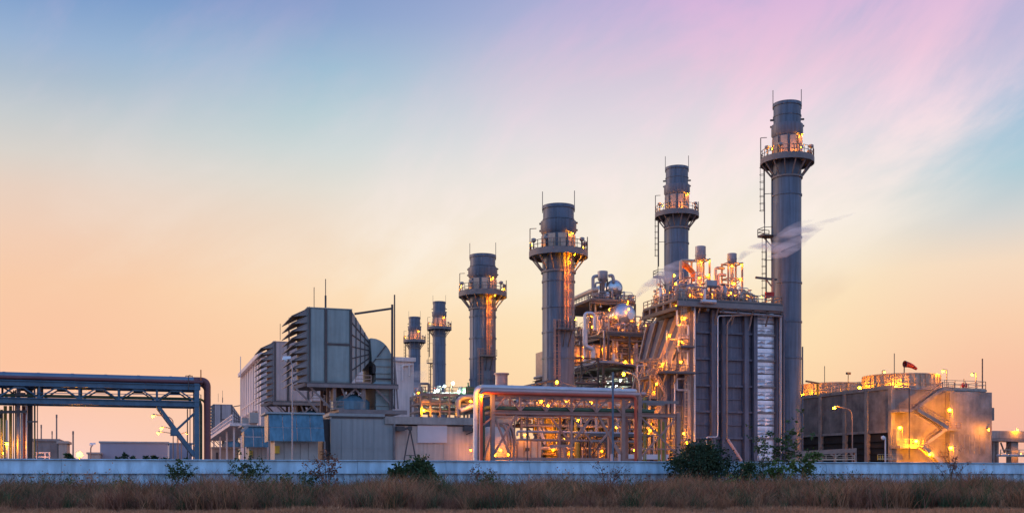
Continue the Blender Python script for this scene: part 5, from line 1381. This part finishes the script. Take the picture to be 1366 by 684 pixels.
# ================================================================== steam
def steam(label, pts, rad, dens, seed, more=()):
    m = bpy.data.materials.new('steam'); m.use_nodes = True; n, l = m.node_tree.nodes, m.node_tree.links; n.clear()
    t = n.new('ShaderNodeTexCoord'); nz = n.new('ShaderNodeTexNoise'); nz.inputs['Scale'].default_value = .45; nz.inputs['Detail'].default_value = 2
    mp = n.new('ShaderNodeMapping'); mp.inputs['Rotation'].default_value = (0, R(26), 0); mp.inputs['Scale'].default_value = (.18, 1, 1.7); mp.inputs['Location'].default_value = (seed, 0, 0)
    l.new(t.outputs['Object'], mp.inputs[0]); l.new(mp.outputs[0], nz.inputs['Vector'])
    r = n.new('ShaderNodeMapRange'); l.new(nz.outputs[0], r.inputs[0]); r.inputs[1].default_value = .36; r.inputs[2].default_value = .62; r.inputs[3].default_value = 0; r.inputs[4].default_value = dens
    v = n.new('ShaderNodeVolumePrincipled'); v.inputs['Color'].default_value = (.97, .95, .95, 1)
    sx = n.new('ShaderNodeSeparateXYZ'); l.new(t.outputs['Object'], sx.inputs[0]); fr = n.new('ShaderNodeMapRange'); l.new(sx.outputs[0], fr.inputs[0])
    fr.inputs[1].default_value = 0; fr.inputs[2].default_value = pts[-1].x-pts[0].x; fr.inputs[3].default_value = 1; fr.inputs[4].default_value = .22
    ml = n.new('ShaderNodeMath'); ml.operation = 'MULTIPLY'; l.new(r.outputs[0], ml.inputs[0]); l.new(fr.outputs[0], ml.inputs[1]); l.new(ml.outputs[0], v.inputs['Density'])
    o = n.new('ShaderNodeOutputMaterial'); l.new(v.outputs[0], o.inputs['Volume'])
    mb = MB().tube(pts, rad, 14); base = pts[0]
    for p2, r2 in more: mb.tube(p2, r2, 12)
    ob = bpy.data.objects.new('steam_plume', mb.mesh('steam_plume', base)); col.objects.link(ob); ob.data.materials.append(m)
    ob.location = W(*base); ob.rotation_euler = (0,0,TH); ob['label'] = label; ob['category'] = 'steam'
steam('pale steam plume drifting right across the tallest stack from the boiler house vent',
      [pt(984.5,351,-3), pt(988,344,-3), pt(994,337,-3), pt(1003,332,-3.5), pt(1016,328.5,-4), pt(1030,325,-5), pt(1043,320,-5.5), pt(1056,314,-6), pt(1070,308.5,-6), pt(1084,303,-6), pt(1104,296,-6), pt(1142,284,-6)], [.3,.5,.65,.7,.75,.85,1.0,1.05,.9,.7,.5,.15], .85, 1,
      [([pt(1018,334,-5), pt(1030,334,-5.5), pt(1042,331,-6), pt(1056,326,-6.5), pt(1070,319,-7), pt(1084,311,-7), pt(1100,303,-7)], [.1,.5,.9,1.1,.9,.5,.1]),
       ([pt(1022,342,-6), pt(1034,342,-6.4), pt(1048,338,-6.8), pt(1062,331,-7), pt(1078,323,-7)], [.1,.45,.7,.6,.1]),
       ([pt(1036,314,-5), pt(1050,306,-5), pt(1066,299,-5), pt(1086,293,-5)], [.1,.5,.55,.1])])
steam('pale steam plume rising from the second boiler across the stack behind the boiler house',
      [pt(848,399,30), pt(853,390,29), pt(861,383,28.5), pt(871,378,28), pt(883,371,26), pt(894,364,24), pt(906,356,22), pt(921,346,20)], [.3,.65,.9,1.1,1.5,1.8,1.4,.3], .8, 5)
steam('faint grey steam wisp beside the white hall before the leftmost thin stack',
      [pt(551,527,100), pt(554,512,100), pt(560,500,100), pt(567,489,100), pt(573,480,100)], [1.2,2.6,2.2,1.6,.4], .12, 9)

# ================================================================== vegetation
def leafmat(name, c, tr=.25):
    m = bpy.data.materials.new(name); m.use_nodes = True; n, l = m.node_tree.nodes, m.node_tree.links
    bs = n['Principled BSDF']; bs.inputs['Roughness'].default_value = .65; bs.inputs['Specular IOR Level'].default_value = .25
    t = n.new('ShaderNodeNewGeometry'); nz = n.new('ShaderNodeTexNoise'); nz.inputs['Scale'].default_value = .35; nz.inputs['Detail'].default_value = 6
    l.new(t.outputs['Position'], nz.inputs['Vector'])
    ml = n.new('ShaderNodeMath'); ml.operation = 'MULTIPLY_ADD'; l.new(t.outputs['Random Per Island'], ml.inputs[0]); ml.inputs[1].default_value = .9; ml.inputs[2].default_value = .35
    m2 = n.new('ShaderNodeMath'); m2.operation = 'MULTIPLY_ADD'; l.new(nz.outputs[0], m2.inputs[0]); m2.inputs[1].default_value = 1.6; m2.inputs[2].default_value = -.3
    m3 = n.new('ShaderNodeMath'); m3.operation = 'ADD'; l.new(ml.outputs[0], m3.inputs[0]); l.new(m2.outputs[0], m3.inputs[1])
    sc_ = n.new('ShaderNodeVectorMath'); sc_.operation = 'SCALE'; sc_.inputs[0].default_value = c; l.new(m3.outputs[0], sc_.inputs['Scale'])
    l.new(sc_.outputs[0], bs.inputs['Base Color'])
    M[name] = m
leafmat('leaf_dark', (.024, .045, .022)); leafmat('leaf_mid', (.045, .075, .03)); leafmat('leaf_bright', (.07, .12, .03))
leafmat('leaf_weed', (.06, .075, .035)); leafmat('grass_dry', (.29, .138, .070)); leafmat('grass_dead', (.19, .082, .048)); leafmat('grass_pale', (.34, .165, .085))
mat('bark', (.07, .055, .045), .9, 0, .3, 3)
def leaf(mb, p, d, s, rg):
    d = d.normalized(); x = d.cross(V(rg.uniform(-1,1),rg.uniform(-1,1),rg.uniform(-1,1)))
    if x.length < .05: return
    x = x.normalized()*s*.34; o = len(mb.v)
    mb.v += [p, p+d*s*.5+x, p+d*s, p+d*s*.5-x]; mb.f.append((o,o+1,o+2,o+3))
def shrub(label, x, y, w_px, top_y, b, seed, n=2200, ls=.16, m='leaf_dark', name='shrub', cat='shrub', clumps=26, flat=.7, zb=.0):
    rg = random.Random(seed); a = A(x,b); h = Zp(top_y,a,b); wd = w_px/FPX*dep(a,b)/2
    T = Thing(name, label, cat, (a,b,0)); st = MB(); lf = MB()
    cl = []
    for k in range(clumps):
        th_ = rg.uniform(0,6.283); rr = math.sqrt(rg.random()); hh = rg.uniform(.22,1.0)
        prof = math.sin(min(1,(1.12-hh)/.75)*1.45)
        c = V(a+math.cos(th_)*rr*wd*prof, b+math.sin(th_)*rr*wd*.8*prof, h*hh*.93); cl.append((c, rg.uniform(.28,.62)*wd*.5))
        mid = V(a+(c.x-a)*.35, b+(c.y-b)*.35, c.z*.45)
        st.tube([V(a+rg.uniform(-.15,.15),b+rg.uniform(-.15,.15),0), mid, c], [.05,.035,.012], 5)
    for k in range(n):
        c, r = cl[rg.randrange(len(cl))]
        d = V(rg.gauss(0,1),rg.gauss(0,1),rg.gauss(0,.75)); p = c+d*r*.5
        if p.z < zb+.05: continue
        leaf(lf, p, V(d.x,d.y,d.z+rg.uniform(-.6,.9)), ls*rg.uniform(.6,1.4), rg)
    T.mk('stems', st, 'bark'); T.mk('foliage', lf, m)
    return T
bw = -98.8
shrub('round leafy shrub against the blue wall below the white panel', 556, 640, 78, 610.5, bw-3.0, 1, 4600, .19, 'leaf_mid')
shrub('largest dark green bush against the blue wall in front of the boiler house', 936, 640, 104, 592, bw-3.2, 2, 10500, .16, 'leaf_dark', clumps=70)
shrub('low bright leafed bush right of the largest dark bush', 1000, 640, 60, 616, bw-3.6, 3, 2200, .15, 'leaf_mid', clumps=20)
def sapling(label, x, b, tops, seed, m='leaf_mid', ls=.16, per=26, name='sapling', cat='sapling', spread=.25):
    rg = random.Random(seed); a = A(x,b); T = Thing(name, label, cat, (a,b,0)); st = MB(); lf = MB()
    for (tx, ty) in tops:
        e = pt(tx,ty,b); e.y = b+rg.uniform(-.8,.8); s = V(a+rg.uniform(-.2,.2), b+rg.uniform(-.2,.2), 0)
        mid = s.lerp(e,.5)+V((s.x-e.x)*.18,0,e.z*.08)
        path = bend([s, mid, e], 9, 5); st.tube(path, [.035-.027*i/(len(path)-1) for i in range(len(path))], 5)
        for i in range(len(path)-1):
            f = i/(len(path)-1)
            if f < .3: continue
            for k in range(rg.randint(1,3)):
                d = V(rg.uniform(-1,1),rg.uniform(-1,1),rg.uniform(-.2,.8)).normalized()*rg.uniform(.3,1.1)*e.z*.20*(1.2-f*.5)
                q = path[i].lerp(path[i+1], rg.random()); st.tube([q,q+d*.5+V(0,0,.05),q+d], [.014,.01,.005], 4)
                for j in range(int(per*.6)): 
                    p = q+d*rg.uniform(.25,1.05); leaf(lf, p+V(rg.gauss(0,.08),rg.gauss(0,.08),rg.gauss(0,.08)), V(d.x,d.y,d.z)+V(rg.uniform(-1,1),rg.uniform(-1,1),rg.uniform(-.9,.6)), ls*rg.uniform(.7,1.6), rg)
    T.mk('stems', st, 'bark'); T.mk('leaves', lf, m); return T
sapling('tall thin sapling before the foot of the tallest stack', 1038, bw-2.5, [(1066,548),(1052,566),(1030,578),(1074,575),(1046,560)], 4, 'leaf_mid', .2, 22)
sapling('sparse young tree rising just left of the tall sapling, before the silver strip', 1018, bw-3.0, [(1000,560),(1012,588),(1028,596),(1020,575)], 5, 'leaf_mid', .17, 17)
sapling('leafy young bush right of the tall sapling, overlapping the blue wall', 1066, bw-3.2, [(1060,606),(1076,600),(1090,596),(1100,608),(1084,612)], 6, 'leaf_bright', .17, 34)
sapling('low bright green weed at the foot of the tall sapling', 1042, bw-3.6, [(1030,614),(1046,610),(1056,616),(1025,622)], 7, 'leaf_bright', .18, 36)
sapling('bare twiggy shrub before the wall below the cooling tower stairs', 1268, bw-2.2, [(1248,598),(1262,588),(1274,600),(1288,596),(1240,612),(1296,614),(1270,608)], 8, 'grass_dead', .10, 16)
sapling('feathery green shrub before the wall left of the street lamp', 330, bw-2.5, [(304,616),(318,608),(334,606),(350,612),(362,620),(326,618)], 9, 'leaf_mid', .12, 34)
sapling('small feathery green shrub before the wall near the blue bridge post', 240, bw-2.5, [(224,618),(236,613),(250,616),(262,622)], 10, 'leaf_mid', .12, 34)
sapling('grey twiggy bush before the wall under the cabinet doors', 434, bw-2.5, [(418,606),(428,590),(440,600),(452,606),(458,616),(410,620)], 11, 'grass_dead', .12, 22)
sapling('sparse weed with few leaves right of the round leafy shrub', 640, bw-2.6, [(628,622),(640,618),(652,624),(662,628)], 12, 'grass_dead', .10, 16)
sapling('dry weed with upright stalks left of the largest bush', 812, bw-2.6, [(784,618),(800,614),(818,616),(836,618),(850,622)], 13, 'grass_dead', .09, 12)
for i, (x, y, w) in enumerate(((168,604.5,10),(179,607,8),(196,605.5,12),(208,604,10),(221,605,12),(249,607,10),(160,608,8))):
    pass
pl = ('tallest dark green shrub behind the wall under the warehouse', 'small shrub behind the wall just right of the tallest one', 'wide shrub in the middle of the row behind the wall', 'bushy shrub third from the right behind the wall', 'shrub behind the wall below the three faint lamps', 'small shrub behind the wall at the foot of the blue bridge post', 'leftmost low shrub behind the wall under the warehouse')
for i, (x, y, w) in enumerate(((168,603.5,13),(179,606.5,9),(193,605,14),(207,603.8,12),(221,604,15),(249,606.5,14),(158,607,9))):
    o = shrub(pl[i], x, 612, w, y, -84+i%3, 30+i, 420, .22, 'leaf_dark', clumps=9)
    o.o['group'] = 'dark shrubs planted behind the wall at the left'
o = shrub('green shrub lit orange beside the glaring lamp behind the wall', 92, 612, 22, 603, -60, 40, 500, .25, 'leaf_mid', clumps=10)

# ================================================================== dry grass
def tuft(name, n, h, spread, w, seed, m):
    rg = random.Random(seed); mb = MB()
    for k in range(n):
        a = rg.uniform(0,6.283); r = spread*math.sqrt(rg.random()); p = V(r*math.cos(a), r*math.sin(a), -.03)
        L = h*rg.uniform(.4,1.1); d = V(rg.gauss(0,.30),rg.gauss(0,.30),1).normalized(); x = d.cross(V(math.cos(a*3),math.sin(a*3),0)).normalized()*w
        c = V(rg.gauss(0,.22),rg.gauss(0,.22),-.08)*L
        q1, q2 = p+d*L*.55, p+d*L+c
        o = len(mb.v); mb.v += [p-x,p+x,q1+x*.8,q1-x*.8,q2]; mb.f += [(o,o+1,o+2,o+3),(o+3,o+2,o+4)]
    o = bpy.data.objects.new(name, mb.mesh(name)); o.data.materials.append(M[m]); return o
def field(name, label, corners, density, tufts, smin, smax, seed, z=.0, nscale=.18, thr=(.3,.7), pmin=.35):
    c = bpy.data.collections.new(name+'_tufts')
    for t in tufts: c.objects.link(t)
    me = bpy.data.meshes.new(name); me.from_pydata([Vector(p) for p in corners], [], [(0,1,2,3)])
    o = bpy.data.objects.new(name, me); col.objects.link(o); o['kind'] = 'stuff'; o['label'] = label
    ng = bpy.data.node_groups.new(name, 'GeometryNodeTree')
    ng.interface.new_socket('Geometry', in_out='INPUT', socket_type='NodeSocketGeometry'); ng.interface.new_socket('Geometry', in_out='OUTPUT', socket_type='NodeSocketGeometry')
    n, l = ng.nodes, ng.links
    gi, go = n.new('NodeGroupInput'), n.new('NodeGroupOutput')
    dp = n.new('GeometryNodeDistributePointsOnFaces'); dp.inputs['Density'].default_value = density; dp.inputs['Seed'].default_value = seed
    l.new(gi.outputs[0], dp.inputs['Mesh'])
    ci = n.new('GeometryNodeCollectionInfo'); ci.inputs['Collection'].default_value = c; ci.inputs['Separate Children'].default_value = True; ci.inputs['Reset Children'].default_value = True
    ip = n.new('GeometryNodeInstanceOnPoints'); l.new(dp.outputs['Points'], ip.inputs['Points']); l.new(ci.outputs[0], ip.inputs['Instance']); ip.inputs['Pick Instance'].default_value = True
    rv = n.new('FunctionNodeRandomValue'); rv.data_type = 'FLOAT_VECTOR'; rv.inputs[0].default_value = (-.12,-.12,0); rv.inputs[1].default_value = (.12,.12,6.28); l.new(rv.outputs[0], ip.inputs['Rotation'])
    po = n.new('GeometryNodeInputPosition'); nz = n.new('ShaderNodeTexNoise'); nz.inputs['Scale'].default_value = nscale; nz.inputs['Detail'].default_value = 3; l.new(po.outputs[0], nz.inputs['Vector'])
    mr = n.new('ShaderNodeMapRange'); l.new(nz.outputs[0], mr.inputs[0]); mr.inputs[1].default_value = thr[0]; mr.inputs[2].default_value = thr[1]; mr.inputs[3].default_value = pmin; mr.inputs[4].default_value = 1.15
    rs = n.new('FunctionNodeRandomValue'); rs.data_type = 'FLOAT'; rs.inputs[2].default_value = smin; rs.inputs[3].default_value = smax; rs.inputs['Seed'].default_value = seed+5
    mm = n.new('ShaderNodeMath'); mm.operation = 'MULTIPLY'; l.new(mr.outputs[0], mm.inputs[0]); l.new(rs.outputs[1], mm.inputs[1]); l.new(mm.outputs[0], ip.inputs['Scale'])
    l.new(ip.outputs[0], go.inputs[0])
    md = o.modifiers.new('grass', 'NODES'); md.node_group = ng
    return o
def wy(x, off): return 75+TG*x-off
tf = [tuft('grass_tuft', 46, 1.55, .42, .012, 100+k, ('grass_dry','grass_dead','grass_dry','grass_dead','grass_pale','leaf_weed','grass_dead','leaf_mid')[k]) for k in range(8)]
field('dry_grass', 'tall dry brown grass covering the field before the blue wall', [(-48,45.2,0),(50,49.6,0),(62,wy(62,.8),0),(-62,wy(-62,.8),0)], 5.5, tf, .62, 1.25, 3, pmin=.42, thr=(.36,.66), nscale=.22)
tp = [tuft('pale_tuft', 40, .36, .34, .010, 200+k, ('grass_pale','grass_dry','grass_pale')[k]) for k in range(3)]
field('short_grass', 'short pale dry grass in front, along the lower edge', [(-46,30,0),(50,30,0),(50,54,0),(-48,51,0)], 6.5, tp, .6, 1.2, 7)
tw = [tuft('stalk_tuft', 9, 1.75, .3, .026, 300+k, ('grass_dead','grass_dry','grass_dead','leaf_weed')[k]) for k in range(4)]
field('dry_stalks', 'thin dry stalks standing along the foot of the wall', [(-60,wy(-60,7),0),(62,wy(62,7),0),(62,wy(62,.8),0),(-60,wy(-60,.8),0)], 1.7, tw, .55, 1.2, 11, nscale=.3, pmin=.25)


def scrub(name, seed, h, n, m):
    rg = random.Random(seed); mb = MB()
    for k in range(7):
        e = V(rg.gauss(0,.5),rg.gauss(0,.4),h*rg.uniform(.5,1.05)); md = V(e.x*.35,e.y*.35,e.z*.5)
        mb.tube([V(0,0,0), md, e], [.02,.014,.006], 3, False)
        for j in range(n//7):
            p = md.lerp(e, rg.random())+V(rg.gauss(0,.16),rg.gauss(0,.16),rg.gauss(0,.14)); leaf(mb, p, V(rg.gauss(0,1),rg.gauss(0,1),rg.gauss(0,.8)), rg.uniform(.07,.17), rg)
    o = bpy.data.objects.new(name, mb.mesh(name)); o.data.materials.append(M[m]); return o
ts = [scrub('scrub_tuft', 400+k, (1.2,1.7,1.4,1.0,1.5)[k], (300,160,60,360,90)[k], ('leaf_mid','leaf_weed','grass_dead','leaf_bright','grass_dry')[k]) for k in range(5)]
field('scrub', 'low mixed scrub and dry twigs growing along the wall', [(-60,wy(-60,9),0),(62,wy(62,9),0),(62,wy(62,1.2),0),(-60,wy(-60,1.2),0)], 0.5, ts, .5, 1.25, 17, nscale=.12, thr=(.38,.6), pmin=.22)
